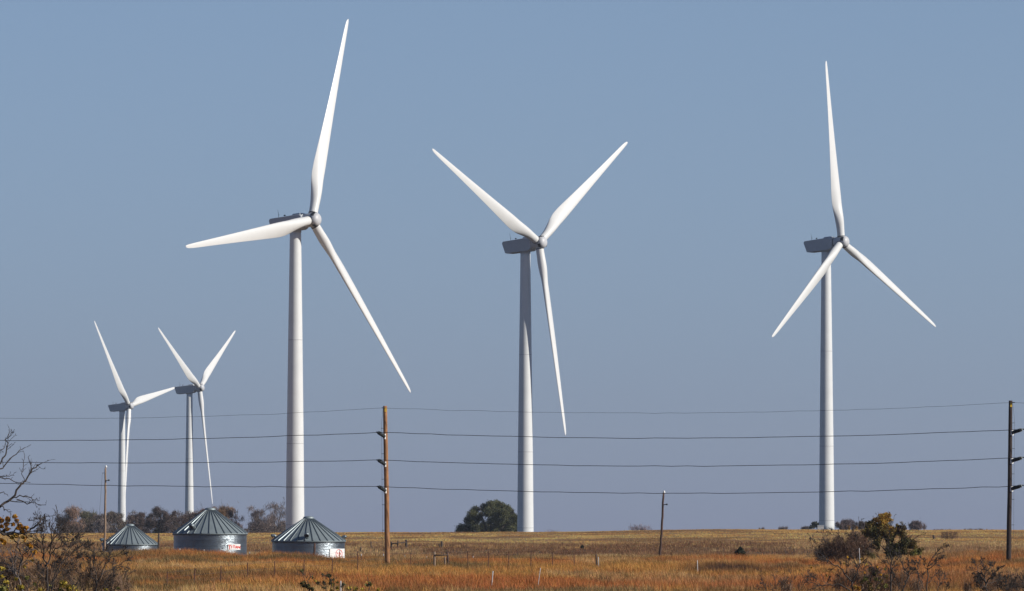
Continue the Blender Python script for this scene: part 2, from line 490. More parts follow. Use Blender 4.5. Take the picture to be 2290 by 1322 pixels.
def turbine(label, X, Zrel, D, yaw, phase, over=4.6, seams=(), door=False):
    yaw = R(yaw); ph = R(phase); tau = R(5.0); cone = R(1.6)
    hub = Vector((X, D, Zrel + EYE))
    a = Vector((math.cos(tau) * math.sin(yaw), -math.cos(tau) * math.cos(yaw), math.sin(tau)))
    s = Vector((math.cos(yaw), math.sin(yaw), 0))
    u = s.cross(a)
    if u.z < 0: u = -u
    ah = Vector((a.x, a.y, 0)).normalized()
    tx, ty = hub.x - ah.x * over, hub.y - ah.y * over
    bz = gz(tx, ty)
    base = (tx, ty, bz)
    root = thing('wind_turbine', label, 'wind turbine', base, 'white three-bladed wind turbines')
    B = Vector(base)
    # tower
    ztop = hub.z - 2.05 - over * math.sin(tau) * .5
    Ht = ztop - bz
    def rt(z):                                                # radius falls towards the top as on a rolled steel tower
        f = z / Ht
        return np.interp(f, [0, .3, .64, 1], [2.13, 1.92, 1.62, 1.27])
    mb = MB()
    zs = np.linspace(-.6, Ht, 40)
    mb.lathe([(rt(max(z, 0)), z) for z in zs], n=72)
    tw = link_mesh('tower', mb.mesh('tower', 'tower_paint', True), root)
    for fz in (.035, .30, .64):
        m2 = MB(); z = fz * Ht; r = rt(z) + .012
        m2.lathe([(r - .03, z - .07), (r, z - .06), (r, z + .06), (r - .03, z + .07)], n=72, cap=(False, False))
        link_mesh('flange', m2.mesh('flange', 'seam', True), tw)
    m2 = MB()
    m2.lathe([(1.33, Ht - .45), (1.33, Ht + .35)], n=40)
    link_mesh('yaw_collar', m2.mesh('yaw_collar', 'nacelle_paint', True), tw)
    # nacelle
    f = a; side = u.cross(a) if u.cross(a).dot(s) > 0 else -u.cross(a)
    yv = u.cross(a)
    M = Matrix(((a.x, yv.x, u.x), (a.y, yv.y, u.y), (a.z, yv.z, u.z))).to_4x4()
    M.translation = hub - a * over - B
    nac = link_mesh('nacelle', NAC, root, M)
    for nm, me in NAC_BITS:
        link_mesh(nm, me, nac)
    # hub: z axis along a, one opening between each pair of blades
    sp = math.sin(ph); cp = math.cos(ph)
    bd = s * sp + u * cp
    xv = bd; y2 = a.cross(xv)
    Mh = Matrix(((xv.x, y2.x, a.x), (xv.y, y2.y, a.y), (xv.z, y2.z, a.z))).to_4x4()
    Mh.translation = hub - B
    hb = link_mesh('hub', HUB, root, Mh)
    for h in HOLES:
        link_mesh('hub_opening', h, hb)
    for k in range(3):
        t = ph + k * 2 * math.pi / 3
        d = s * math.sin(t) + u * math.cos(t)
        tang = s * math.cos(t) - u * math.sin(t)              # clockwise seen from upwind
        z = (d * math.cos(cone) + a * math.sin(cone)).normalized()
        x = tang.normalized()
        y = z.cross(x)                                        # points downwind or upwind; blade -y is upwind
        if y.dot(a) > 0:
            pass
        Mb = Matrix(((x.x, y.x, z.x), (x.y, y.y, z.y), (x.z, y.z, z.z))).to_4x4()
        Mb.translation = hub - B
        b = link_mesh('blade', BLADE, root, Mb)
        link_mesh('root_seal', SEAL, b)
    return root

turbine('largest and nearest wind turbine, its tower rising behind the right-hand grain bin', -45.08 + .05, 71.22, 1316.8, 55.64, 20.6, 4.6)
turbine('wind turbine standing in the middle on the ridge right beside the dark green tree', 6.57 + .35, 75.26 + .15, 1502.6, 53.92, 55.8, 4.3)
turbine('wind turbine farthest to the right, one blade pointing almost straight up', 90.54, 80.86, 1607.3, 55.0, -3.4, 5.0)
turbine('small distant wind turbine furthest left, lowest hub, one blade along its tower', -175.16 + .45, 59.48, 2672.3, 68.4, -40.8, 3.5)
turbine('small distant wind turbine with two blades raised in a V, behind the middle grain bin', -133.35, 63.38, 2499.3, 70.6, 59.0, 4.6)

# ------------------------------------------------------------------ grain bins
def bin_(label, px, d, eave_row, rpx, apex_row, vents, seed, sign=None):
    k = d / F
    Rb = rpx * k
    c = at(px, eave_row, d + Rb)
    ze = c[2]
    zg = gz(c[0], c[1])
    zb = min(zg - .15, ze - 2.6)
    Hw = ze - zb
    base = np.array([c[0], c[1], zb])
    BINS_XY.append((c[0], c[1], Rb))
    root = thing('grain_bin', label, 'grain bin', base, 'corrugated steel grain bins')
    n = 128
    mb = MB()
    pitch = .135
    m = int(Hw / pitch) * 4
    prof = []
    for i in range(m + 1):
        z = Hw * i / m
        prof.append((Rb - .05 + .016 * math.sin(2 * math.pi * z / pitch) + (.012 if int(z / .82) % 2 else 0), z))
    mb.lathe(prof, base, n)
    mb.build('wall', 'galvanised_wall', root, True)
    # conical ribbed roof
    ha = (eave_row - apex_row) * k
    rc = Rb * .115
    hc = ha * (1 - .115) / (1 - .02)
    nrib = 30
    mb = MB()
    r0, r1 = Rb + .07, rc
    sl = math.atan2(hc, r0 - r1)
    nn = np.array([math.sin(sl), math.cos(sl)])
    V = []; Fc = []
    rows = [(r0 + .0, ze - .05), (r0, ze + .03), (r0 * .5 + r1 * .5, ze + .03 + hc * .5), (r1, ze + .03 + hc)]
    for (r, z) in rows:
        for j in range(180):
            t = 2 * math.pi * j / 180
            V.append((r * math.cos(t), r * math.sin(t), z))
    for i in range(3):
        for j in range(180):
            Fc.append((i * 180 + j, i * 180 + (j + 1) % 180, (i + 1) * 180 + (j + 1) % 180, (i + 1) * 180 + j))
    Fc.append(tuple(range(180))[::-1]); Fc.append(tuple(3 * 180 + j for j in range(180)))
    mb.add(np.array(V) + np.array([c[0], c[1], 0]), Fc)
    rf = mb.build('roof', 'galvanised_roof', root, False)
    mb = MB()
    r_ = random.Random(seed)
    off = r_.random()
    for j in range(nrib):
        t = 2 * math.pi * (j + off) / nrib
        ct, st = math.cos(t), math.sin(t); tg = np.array([-st, ct, 0])
        pts = []
        for q in np.linspace(0, 1, 5):
            r = r0 + .015 + (r1 + .05 - r0) * q; z = ze + .02 + hc * q
            w = (.06 * (1 - .45 * q)); hgt = .085 * (1 - .35 * q)
            o = np.array([c[0] + r * ct, c[1] + r * st, z]); nrm = np.array([ct * nn[0], st * nn[0], nn[1]])
            pts.append([o - tg * w, o - tg * w * .6 + nrm * hgt, o + tg * w * .6 + nrm * hgt, o + tg * w])
        fs = []
        for i in range(4):
            for a in range(3):
                fs.append((i * 4 + a, i * 4 + a + 1, i * 4 + 4 + a + 1, i * 4 + 4 + a))
        fs += [(0, 1, 2, 3), (19, 18, 17, 16)]
        mb.add(np.array(pts).reshape(-1, 3), fs)
    mb.build('roof_ribs', 'galvanised_rib', rf)
    mb = MB()
    zc = ze + .03 + hc
    mb.lathe([(rc + .12, zc - .06), (rc + .14, zc), (rc + .10, zc + .17), (rc * .55, zc + .24), (.03, zc + .27)], (c[0], c[1], 0), 40)
    mb.build('roof_cap', 'galvanised_roof', rf, True)
    mb = MB()
    mb.lathe([(Rb + .0, ze - .16), (Rb + .075, ze - .15), (Rb + .075, ze - .06), (Rb, ze - .06)], (c[0], c[1], 0), n, cap=(False, False))
    mb.build('eave_trim', 'dark_steel', rf, True)
    # gooseneck vents on the roof slope
    for (ang, fr, s) in vents:
        t = R(ang)
        ct, st = math.sin(t), -math.cos(t)
        r = r0 + (r1 - r0) * fr; z = ze + hc * fr
        o = np.array([c[0] + r * ct, c[1] + r * st, z])
        out = np.array([ct, st, 0.])
        path = [o - out * .05, o + np.array([0, 0, .30 * s]), o + np.array([0, 0, .46 * s]) + out * .14 * s, o + np.array([0, 0, .44 * s]) + out * .42 * s, o + np.array([0, 0, .30 * s]) + out * .58 * s]
        mb = MB(); mb.tube(path, [.24 * s, .25 * s, .27 * s, .28 * s, .29 * s], 14)
        v = mb.build('roof_vent', 'galvanised_rib', rf, True)
        mb = MB(); q = np.array(path[-1]); dq = q - np.array(path[-2]); dq /= np.linalg.norm(dq)
        mb.tube([q + dq * .004, q + dq * .03], [.25 * s, .25 * s], 14)
        mb.build('vent_opening', 'dark_rubber', v)
    def on_wall(px_, row, lift):
        """Point on the curved wall at that photo pixel column and row."""
        x = (px_ - px) * k
        x = max(-Rb * .999, min(Rb * .999, x))
        t = math.asin(x / Rb)
        rr = Rb + lift
        z = ze - (row - eave_row) * k
        return (c[0] + rr * math.sin(t), c[1] - rr * math.cos(t), z)
    return root, on_wall

def panel(mb, f, x0, x1, y0, y1, lift, th=.02, nx=10, dy0=0, dy1=0):
    """A thin sheet bent round the wall; dy tilts its ends."""
    V = []
    for l in (lift, lift - th):
        for i in range(nx + 1):
            q = i / nx; x = x0 + (x1 - x0) * q; s = dy0 + (dy1 - dy0) * q
            V += [f(x, y0 + s, l), f(x, y1 + s, l)]
    n = 2 * (nx + 1); fs = []
    for i in range(nx):
        a = 2 * i
        fs.append((a, a + 1, a + 3, a + 2)); fs.append((n + a, n + a + 2, n + a + 3, n + a + 1))
        fs.append((a, a + 2, n + a + 2, n + a)); fs.append((a + 1, n + a + 1, n + a + 3, a + 3))
    fs.append((0, n, n + 1, 1)); fs.append((2 * nx, 2 * nx + 1, n + 2 * nx + 1, n + 2 * nx))
    mb.add(V, fs)

def stroke(mb, f, p, q, w, lift, n=5):
    """A painted bar from p to q (photo px) following the wall."""
    p = np.array(p, float); q = np.array(q, float); d = q - p; L = np.linalg.norm(d) + 1e-9
    nrm = np.array([-d[1], d[0]]) / L * w / 2
    V = []
    for l in (lift, lift - .012):
        for i in range(n + 1):
            m = p + d * i / n
            V += [f(*(m + nrm), l), f(*(m - nrm), l)]
    k = 2 * (n + 1); fs = []
    for i in range(n):
        a = 2 * i
        fs += [(a, a + 1, a + 3, a + 2), (k + a, k + a + 2, k + a + 3, k + a + 1), (a, a + 2, k + a + 2, k + a), (a + 1, k + a + 1, k + a + 3, a + 3)]
    fs += [(0, k, k + 1, 1), (2 * n, 2 * n + 1, k + 2 * n + 1, k + 2 * n)]
    mb.add(V, fs)

bin_('smallest and leftmost steel grain bin, half sunk in orange grass', 291, 836, 1217.5, 63, 1171.5,
     [(-82, .10, .9), (150, .3, .8)], 3)
bB, fB = bin_('middle steel grain bin with a white panel of red letters', 470, 640, 1193.5, 83, 1135, [(-28, .17, .95), (160, .2, .8)], 5)
mb = MB(); panel(mb, fB, 513.5, 539.5, 1217.0, 1229.8, .035); sg = tag(mb.build('sign_panel', 'sign_white', bB), 'white panel lettered in red')
mb = MB()
L_ = .048
for (p, q, w) in [((514.2, 1220.4), (519.6, 1220.2), 2.0), ((517, 1220), (516.8, 1228.6), 1.8),
                  ((521.4, 1219.8), (521.3, 1226.6), 1.7),
                  ((523.9, 1220.5), (528.3, 1220.5), 1.7), ((526.1, 1220.5), (526.1, 1226.4), 1.7),
                  ((528.9, 1226.6), (530.6, 1220.6), 1.4), ((530.6, 1220.6), (532.6, 1226.6), 1.4), ((529.4, 1224.6), (532.2, 1224.6), 1.1),
                  ((533.9, 1226.8), (533.9, 1221.0), 1.4), ((533.9, 1221.2), (538.2, 1226.6), 1.7), ((538.4, 1226.8), (538.4, 1221.0), 1.4)]:
    stroke(mb, fB, p, q, w, L_ + .002 * len(mb.v) / 12)
mb.build('lettering', 'sign_red', sg)
mb = MB()
mb.tube([np.array(fB(503.8, 1224.6, .0)), np.array(fB(503.8, 1224.6, .08))], [.045, .045], 10); mb.build('bolt_port', 'dark_rubber', bB)

bC, fC = bin_('right-hand steel grain bin with a white panel bearing a red ring', 690, 632, 1210, 82.5, 1154.5,
              [(-1, .12, .95), (-84, .12, .66), (84, .09, .6)], 8)
mb = MB(); panel(mb, fC, 739.8, 770.8, 1227.2, 1248.4, .035, nx=16); sg = tag(mb.build('sign_panel', 'sign_white', bC), 'white panel with a red ring emblem')
mb = MB()
cx_, cy_ = 759.2, 1238.2
for i in range(28):
    a, b_ = 2 * math.pi * i / 28, 2 * math.pi * (i + 1.04) / 28
    w = 1.35 if -2.2 < (a if a < math.pi else a - 2 * math.pi) < -.7 else 1.0
    stroke(mb, fC, (cx_ + 6.6 * math.cos(a), cy_ + 9.1 * math.sin(a)), (cx_ + 6.6 * math.cos(b_), cy_ + 9.1 * math.sin(b_)), w, .048 + .0007 * (i % 2), 1)
for (p, q, w) in [((755.0, 1235.4), (755.8, 1239.6), 1.2), ((756.6, 1237.4), (757.6, 1237.2), 1.0), ((759.8, 1234.6), (759.2, 1241.2), .9), ((761.6, 1236.6), (762.9, 1240.4), 1.2), ((757.4, 1242.4), (760.8, 1242.0), .9)]:
    stroke(mb, fC, p, q, w, .048, 2)
mb.build('emblem', 'sign_red', sg)

# ------------------------------------------------------------------ utility poles and wires
POLES = {}
def big_pole(label, d, top, bot, wtop, wbot, wood, ins_dir, ins_rows, tagc):
    k = d / F
    T = at(*top, d); Bm = at(*bot, d)
    ax = (T - Bm); ax /= ax[2]
    zg = gz(Bm[0], Bm[1]) - .3
    B = Bm + ax * (zg - Bm[2])
    root = thing('utility_pole', label, 'utility pole', B, 'tall line poles with post insulators')
    mb = MB()
    n = 14
    r = random.Random(4)
    pts = [B + (T - B) * i / n + np.array([r.uniform(-.012, .012), 0, 0]) for i in range(n + 1)]
    mb.tube(pts, [(wbot + (wtop - wbot) * i / n) * k / 2 for i in range(n + 1)], 20)
    mb.build('pole_shaft', wood, root, True)
    def axis(row):
        q = (row - top[1]) / (bot[1] - top[1])
        return T + (Bm - T) * q, (wtop + (wbot - wtop) * q) * k / 2
    ends = []
    idir = np.array(ins_dir, float); idir /= np.linalg.norm(idir)
    hdir = idir * np.array([1, 1, 0]); hdir /= np.linalg.norm(hdir)
    for row in ins_rows:
        p, rr = axis(row)
        p0 = p + hdir * (rr + .02)
        mb = MB()
        mb.box(p0 + hdir * .03, (.20, .16, .44), np.array([[-hdir[1], hdir[0], 0], [hdir[0], hdir[1], 0], [0, 0, 1]]).T)
        br = mb.build('bracket', 'porcelain', root)
        mb = MB()
        e = p0 + idir * 1.15
        m = 11
        pts = [p0 + idir * (.08 + 1.02 * i / (2 * m)) for i in range(2 * m + 1)]
        mb.tube(pts, [.085 if i % 2 else .15 for i in range(2 * m + 1)], 14)
        mb.build('insulator', 'polymer', br)
        mb = MB()
        mb.tube([e - idir * .02, e + idir * .10], [.07, .07], 10)
        mb.tube([e + np.array([-.2, 0, .04]), e + np.array([.2, 0, .04])], [.055, .055], 8)
        mb.build('wire_clamp', 'dark_steel', br)
        ends.append(e + np.array([0, 0, .04]))
    # marker tag and top fitting
    p, rr = axis(top[1] + tagc[1])
    mb = MB(); mb.box(p + np.array([tagc[0], -rr - .012, 0]), (.15, .03, .32)); mb.build('marker_tag', 'yellow_tag', root)
    mb = MB(); p, rr = axis(top[1] + 4.5)
    q = p + hdir * (rr + .18)
    mb.tube([p, q], [.035, .03], 8); mb.tube([q + np.array([-.12, 0, 0]), q + np.array([.12, 0, 0])], [.04, .04], 8)
    mb.build('shield_wire_bracket', 'dark_steel', root)
    ends.insert(0, q)
    # earthing wire held off the shaft
    sgn = -1 if hdir[0] < 0 else 1
    mb = MB(); pts = []
    for row in np.linspace(top[1] + 40, bot[1] - 30, 30):
        p, rr = axis(row); pts.append(p + np.array([sgn * (rr + .16), -.05, 0]))
    p, rr = axis(top[1] + 8); pts.insert(0, p + np.array([sgn * (rr + .02), -.05, 0]))
    mb.tube(pts, [.009] * len(pts), 5); mb.build('earth_wire', 'wire', root)
    for row in np.arange(top[1] + 50, bot[1] - 40, 57):
        p, rr = axis(row)
        mb = MB()
        mb.tube([p + np.array([sgn * rr * .8, -.05, 0]), p + np.array([sgn * (rr + .20), -.05, 0])], [.02, .02], 6)
        mb.build('standoff', 'dark_steel', root)
    return ends
endsA = big_pole('tall utility pole of bare orange-brown wood right of the grain bins', 490, (861.3, 908), (866.8, 1256), 9.0, 12.2, 'wood_orange',
                 (-.42, -.86, .26), (976.5, 1038.5, 1097.5), (.04, 9))
endsB = big_pole('dark creosoted utility pole near the right edge of the view', 476, (2260.3, 896), (2256.2, 1234), 8.2, 11.5, 'wood_dark',
                 (.62, -.77, .20), (968, 1031, 1093.5), (.03, 10))

def small_pole(label, d, top, bot, w, wood, arm):
    k = d / F
    T = at(*top, d); Bm = at(*bot, d)
    ax = T - Bm; ax /= ax[2]
    B = Bm + ax * (gz(Bm[0], Bm[1]) - .3 - Bm[2])
    root = thing('service_pole', label, 'utility pole', B, 'short slim service poles')
    r = random.Random(int(d)); n = 16
    pts = [B + (T - B) * i / n + np.array([r.uniform(-.03, .03), r.uniform(-.03, .03), 0]) * (0 < i < n) for i in range(n + 1)]
    mb = MB(); mb.tube(pts, [w * k / 2 * (1.22 - .34 * i / n) for i in range(n + 1)], 14); mb.build('pole_shaft', wood, root, True)
    mb = MB(); o = T + np.array([.05, 0, .0])
    mb.lathe([(.045, -.08), (.05, .04), (.13, .07), (.15, .16), (.09, .22), (.12, .27), (.05, .34)], o, 12)
    mb.build('top_insulator', 'porcelain', root, True)
    q = T + (Bm - T) * arm
    mb = MB(); mb.tube([q + np.array([.05, -.12, 0]), q + np.array([.42, -.14, .03])], [.045, .045], 8)
    mb.lathe([(.05, -.1), (.11, -.06), (.11, .06), (.05, .1)], q + np.array([.42, -.14, .03]), 12); mb.build('side_insulator', 'polymer', root)
    return root, T + np.array([.05, 0, .32]), q + np.array([.42, -.14, .10])
sp1, tA, nA = small_pole('slim grey wooden pole in front of the leftmost grain bin', 700, (236, 1047), (234.5, 1232), 4.6, 'wood_grey', .15)
q = at(233, 1058, 700)
mb = MB(); mb.tube([q + np.array([.0, -.1, 0]), q + np.array([-.22, -.1, 0])], [.03, .03], 6); mb.build('guy_bracket', 'dark_steel', sp1)
e = at(214, 1190, 703); e[2] = gz(e[0], e[1])
mb = MB(); mb.tube([q + np.array([-.2, -.1, 0]), e], [.011, .011], 5); mb.build('guy_wire', 'wire', sp1)
sp2, tB, nB = small_pole('slim leaning red-brown pole standing alone in the field between the middle and right turbines', 655, (1484, 1104), (1476, 1250), 5.0, 'wood_brown', .17)

def span(P, Q, sag, n):
    t = np.linspace(0, 1, n)[:, None]
    M = P + (Q - P) * t
    M[:, 2] -= 4 * sag * (t * (1 - t))[:, 0]
    return M
def wire(label, pts, sags, rad, seed, group=None, name='overhead_wire'):
    out = []
    for i in range(len(pts) - 1):
        M = span(np.asarray(pts[i]), np.asarray(pts[i + 1]), sags[i], 120)
        out.append(M[:-1] if i < len(pts) - 2 else M)
    M = np.concatenate(out)
    r = np.random.default_rng(seed)
    w = np.interp(np.arange(len(M)), np.arange(0, len(M), 3), r.normal(0, .018, len(np.arange(0, len(M), 3))))
    M[:, 2] += w
    mb = MB(); mb.tube(M, rad, 6)
    o = mb.build(name, 'wire', None, True, origin=M[len(M) // 2])
    return tag(o, label, 'wire', group)
rowsL = [938, 975, 1022, 1066]      # where the wires reach the next pole, out of frame on the left
rowsR = [901, 962, 1026, 1090]
names = ['thin uppermost wire of the four strung between the tall poles', 'dark wire second from the top of the four strung between the tall poles',
         'dark wire third from the top of the four strung between the tall poles', 'lowest of the four wires strung between the tall poles']
for i in range(4):
    sag = [.62, .60, .60, .60][i]
    wire(names[i], [at(-560, [915, 972, 1020, 1062][i], 505), endsA[i], endsB[i], at(3650, rowsR[i], 470)],
         [[.85, .60, .40, .34][i], sag, .6], [.012, .027, .027, .027][i], 40 + i, 'wires strung between the tall poles')

# ------------------------------------------------------------------ fences and stakes
def post_mb(px, top, d, w=.055, lean=0., shape='t'):
    g = ground_at(px, d); T = at(px + lean, top, d)
    mb = MB()
    b = g + np.array([0, 0, -.25])
    if shape == 't':
        mb.tube([b, g + (T - g) * .5, T], [w, w, w * .9], 5)
    else:
        mb.tube([b, g + (T - g) * .4 + np.array([.01, 0, 0]), g + (T - g) * .75, T], [w, w * .97, w * .95, w * .88], 9)
    return mb, g, T
def wire_fence(label, posts, mtl, w, wires=True, cap=False, name='wire_fence'):
    P0 = ground_at(posts[0][0], posts[0][2])
    root = thing(name, label, 'fence', P0)
    tops = []
    for (px, top, d, *le) in posts:
        mb, g, T = post_mb(px, top, d, w, le[0] if le else 0)
        p = mb.build('post', mtl, root); tops.append((g, T))
        if cap:
            mb = MB(); mb.tube([T - np.array([0, 0, .02]), T + np.array([0, 0, .16])], [w * 1.35, w * 1.35], 8); mb.build('post_cap', 'white_paint', p)
    if wires:
        for f in (.95, .65):
            mb = MB(); mb.tube([g + (T - g) * f + np.array([0, -w * 1.1, 0]) for g, T in tops], [.006] * len(tops), 4); mb.build('wire_strand', 'wire', root)
    return root
def fd(px, row, a=300, b=545): return d_of(px, row, a, b)
# front barbed wire fence: photo column, top row, row of the foot
front = [(375, 1279, 1302), (435, 1271, 1296), (494, 1265, 1294), (554, 1258, 1291), (615, 1255, 1283), (680, 1252, 1277), (743, 1249, 1273),
         (801, 1233, 1268), (918, 1236, 1262), (1047, 1232, 1258), (1092, 1232, 1258), (1138, 1233, 1259), (1187, 1232, 1259), (1235, 1236, 1260), (1284, 1238, 1262)]
wire_fence('rusty steel post and wire fence crossing the orange grass in front of the grain bins',
           [(p, t, fd(p, b + 16), random.Random(p).uniform(-1.5, 1.5)) for p, t, b in front], 'rust', .034)
wire_fence('line of dark posts with white caps close in front of the grain bins',
           [(402, 1230, 600), (456, 1232, 600), (558, 1237.5, 596), (609.5, 1239, 592), (660, 1242.5, 588), (711, 1243, 582), (759.3, 1232.5, 578, .8), (808, 1242.5, 566), (857.5, 1242.5, 560), (905, 1245, 556), (954, 1248, 552), (1058, 1247.5, 545)],
           'rust', .038, cap=True)
far = [(1293, 1216), (1363, 1219), (1442, 1217), (1533, 1215), (1631, 1213), (1688, 1213.5), (1740, 1212), (1795, 1212), (1838, 1211)]
wire_fence('faint far line of thin posts along the foot of the tan hill', [(p, t, 985 + (p - 1293) * .03) for p, t in far], 'wood_fence', .05)
wire_fence('few dark thin posts in the brown weeds left of the bush under the right turbine', [(1684, 1225, 905), (1758, 1226, 880), (1798, 1228, 862)], 'rust', .05, True)

def wood_post_thing(label, px, top, d, w, mtl='wood_fence', lean=0, group=None, name='fence_post', cat='post'):
    mb, g, T = post_mb(px, top, d, w, lean, 'w')
    o = mb.build(name, mtl, None, True, origin=g)
    return tag(o, label, cat, group)
# rail fence behind the tall pole
dR = 930
rootR = thing('rail_fence', 'old dark rail fence in the weeds just right of the orange-brown utility pole', 'fence', ground_at(876, dR))
for (px, top, w, le) in [(876, 1211, .16, -1), (889.5, 1210, .10, 0), (908.5, 1206.5, .20, 0), (987.5, 1210.5, .17, .5), (983.5, 1216, .10, -1.5)]:
    mb, g, T = post_mb(px, top, dR, w, le, 'w'); mb.build('post', 'wood_fence', rootR, True)
mb = MB(); mb.tube([at(875, 1216.2, dR - .2), at(889, 1215, dR - .2), at(909, 1212.4, dR - .25)], [.09, .08, .08], 8); mb.build('rail', 'wood_fence', rootR, True)
mb = MB(); mb.tube([at(909, 1211, dR - .2), at(945, 1210.6, dR - .2), at(987, 1211.5, dR - .2)], [.035, .035, .035], 6); mb.build('rail', 'wood_fence', rootR, True)
wood_post_thing('forked dark post in the weeds just left of the orange-brown utility pole', 830.5, 1211, 925, .10, lean=-1)
# H brace
dH = fd(985, 1275)
rootH = thing('fence_brace', 'weathered wooden corner brace of two posts and a rail in the grass', 'fence', ground_at(972, dH))
for (px, top, w, le, mt) in [(971.5, 1234, .095, .3, 'wood_grey'), (1002.5, 1233.5, .085, -2.2, 'wood_brown'), (995, 1246, .085, 0, 'wood_grey')]:
    mb, g, T = post_mb(px, top, dH, w, le, 'w'); mb.build('post', mt, rootH, True)
mb = MB(); mb.tube([at(972, 1241.5, dH - .1), at(988, 1241.8, dH - .1), at(1002, 1241, dH - .1)], [.05, .045, .05], 8); mb.build('rail', 'wood_fence', rootH, True)
# right post with rail on the hill
dK = 1035
rootK = thing('gate_post', 'dark post with a short pale rail on the tan hill right of the big bush', 'post', ground_at(2086, dK))
mb, g, T = post_mb(2087, 1196.5, dK, .20, 0, 'w'); mb.build('post', 'wood_fence', rootK, True)
mb = MB(); mb.tube([at(2071.5, 1212.5, dK - .3), at(2087, 1211.5, dK - .3)], [.09, .09], 8); mb.build('rail', 'wood_grey', rootK, True)
mb, g, T = post_mb(2059.5, 1205, dK, .09, -1, 'w'); tag(mb.build('fence_post', 'wood_fence', None, True, origin=g), 'tiny dark stub post left of the post with a rail on the hill', 'post')
wood_post_thing('rust-brown wooden post right in front of the ringed grain bin', 703, 1215, 598, .12, 'wood_brown', lean=.6)
wood_post_thing('dark upright post at the right side of the leftmost grain bin', 355, 1193.5, 812, .14, 'wood_fence')
# white stakes
for (lab, px, top, d, le) in [
    ('white stake leaning right in the orange grass, centre of the foreground', 1098.5, 1277, fd(1099, 1316), 4),
    ('thin pale stake leaning far right in the grass, right of the white stake', 1201, 1270, fd(1200, 1318), 8),
    ('short white stake beside a dark stub in the grass left of the leaning red-brown pole', 1338, 1245.5, fd(1338, 1276), 0),
    ('white stake in the grass right of the leaning red-brown pole', 1559, 1253, fd(1559, 1291), .5),
    ('white stake standing against the dark bush at the right', 1921.5, 1226, 470, 0),
    ('white-topped stake among the leafy shrub at the bottom centre', 762, 1299, 262, 0)]:
    wood_post_thing(lab, px, top, d, .032 if px != 1201 else .02, 'white_paint', le, 'white marker stakes', 'marker_stake', 'stake')
wood_post_thing('dark stub post touching a short white stake in the grass', 1334, 1239.5, fd(1334, 1276), .07, lean=-.8)
wood_post_thing('low dark stub in the weeds between the tall pole and the bins', 806, 1222.5, 900, .12, lean=1.5)

# small transformer cabinet at the foot of the right turbine
g = ground_at(1834, 1590)
rt_ = thing('transformer_box', 'small white cabinet at the foot of the right turbine tower', 'cabinet', g)
mb = MB(); mb.box(g + np.array([0, 0, .55]), (1.7, 1.5, 1.3)); mb.build('cabinet_body', 'white_paint', rt_)
mb = MB(); mb.box(g + np.array([0, 0, 1.26]), (1.9, 1.7, .12), taper=.9); mb.build('cabinet_lid', 'seam', rt_)

# ------------------------------------------------------------------ trees and shrubs
def rand_dirs(r, n):
    v = r.normal(0, 1, (n, 3)); return v / np.linalg.norm(v, axis=1)[:, None]
def leaves(r, C, size, tint, var=.3, flat=0.):
    """One small rhombic leaf (clump) per centre."""
    n = len(C)
    a = rand_dirs(r, n); b = np.cross(a, rand_dirs(r, n)); b /= np.linalg.norm(b, axis=1)[:, None] + 1e-9
    s = size * (.5 + r.random(n))[:, None]
    V = np.stack([C - a * s * .55, C + b * s * .32, C + a * s * .55, C - b * s * .32], 1)
    t = tint * (1 + var * (r.random((n, 1)) - .5) * 2) * (1 + .08 * r.normal(0, 1, (n, 3)))
    return V.reshape(-1, 3), np.repeat(np.clip(t, .006, .6), 4, 0)
def twig_strips(r, C, length, width, tint, up=.5, var=.3):
    """One thin twig per centre."""
    n = len(C)
    a = rand_dirs(r, n); a[:, 2] = np.abs(a[:, 2]) * (1 + up) + up * .3; a /= np.linalg.norm(a, axis=1)[:, None]
    b = np.cross(a, rand_dirs(r, n)); b /= np.linalg.norm(b, axis=1)[:, None] + 1e-9
    s = length * (.5 + r.random(n))[:, None]; w = width * (.6 + .8 * r.random(n))[:, None]
    V = np.stack([C - a * s * .5 - b * w * .5, C - a * s * .5 + b * w * .5, C + a * s * .5 + b * w * .15, C + a * s * .5 - b * w * .15], 1)
    t = tint * (1 + var * (r.random((n, 1)) - .5) * 2)
    return V.reshape(-1, 3), np.repeat(np.clip(t, .006, .6), 4, 0)

def skeleton(r, stems, levels, ratio=.5, nchild=5, up=.15, spread=.9, rmin=.004):
    """Branch polylines grown from hand-placed stems: list of (points, radii)."""
    out = [(np.asarray(p, float), np.asarray(q, float)) for p, q in stems]
    cur = list(out)
    for lv in range(levels):
        nxt = []
        for P, q in cur:
            L = np.linalg.norm(np.diff(P, axis=0), axis=1).sum()
            for c in range(nchild if lv else nchild + 2):
                t = r.uniform(.25, 1.0) * (len(P) - 1); i = min(int(t), len(P) - 2); f = t - i
                o = P[i] * (1 - f) + P[i + 1] * f; rr = q[i] * (1 - f) + q[i + 1] * f
                tg = P[i + 1] - P[i]; tg /= np.linalg.norm(tg) + 1e-9
                side = rand_dirs(r, 1)[0]; side -= tg * side.dot(tg); side /= np.linalg.norm(side) + 1e-9
                d = tg * r.uniform(.5, 1.) + side * spread * r.uniform(.5, 1.); d[2] += up; d /= np.linalg.norm(d)
                l = L * ratio * r.uniform(.6, 1.35) * (1.15 - .5 * t / (len(P) - 1))
                pts = [o]
                for s in range(4):
                    d = d + r.normal(0, .16, 3); d[2] += up * .25; d /= np.linalg.norm(d)
                    pts.append(pts[-1] + d * l / 4)
                r0 = max(rr * .46, rmin); nxt.append((np.array(pts), np.linspace(r0, max(r0 * .35, rmin * .7), 5)))
        out += nxt; cur = nxt
    return out

def wood_mesh(branches, n=5):
    mb = MB()
    for P, q in branches:
        mb.tube(P, q, n if q[0] > .02 else 4, cap=False)
    return mb

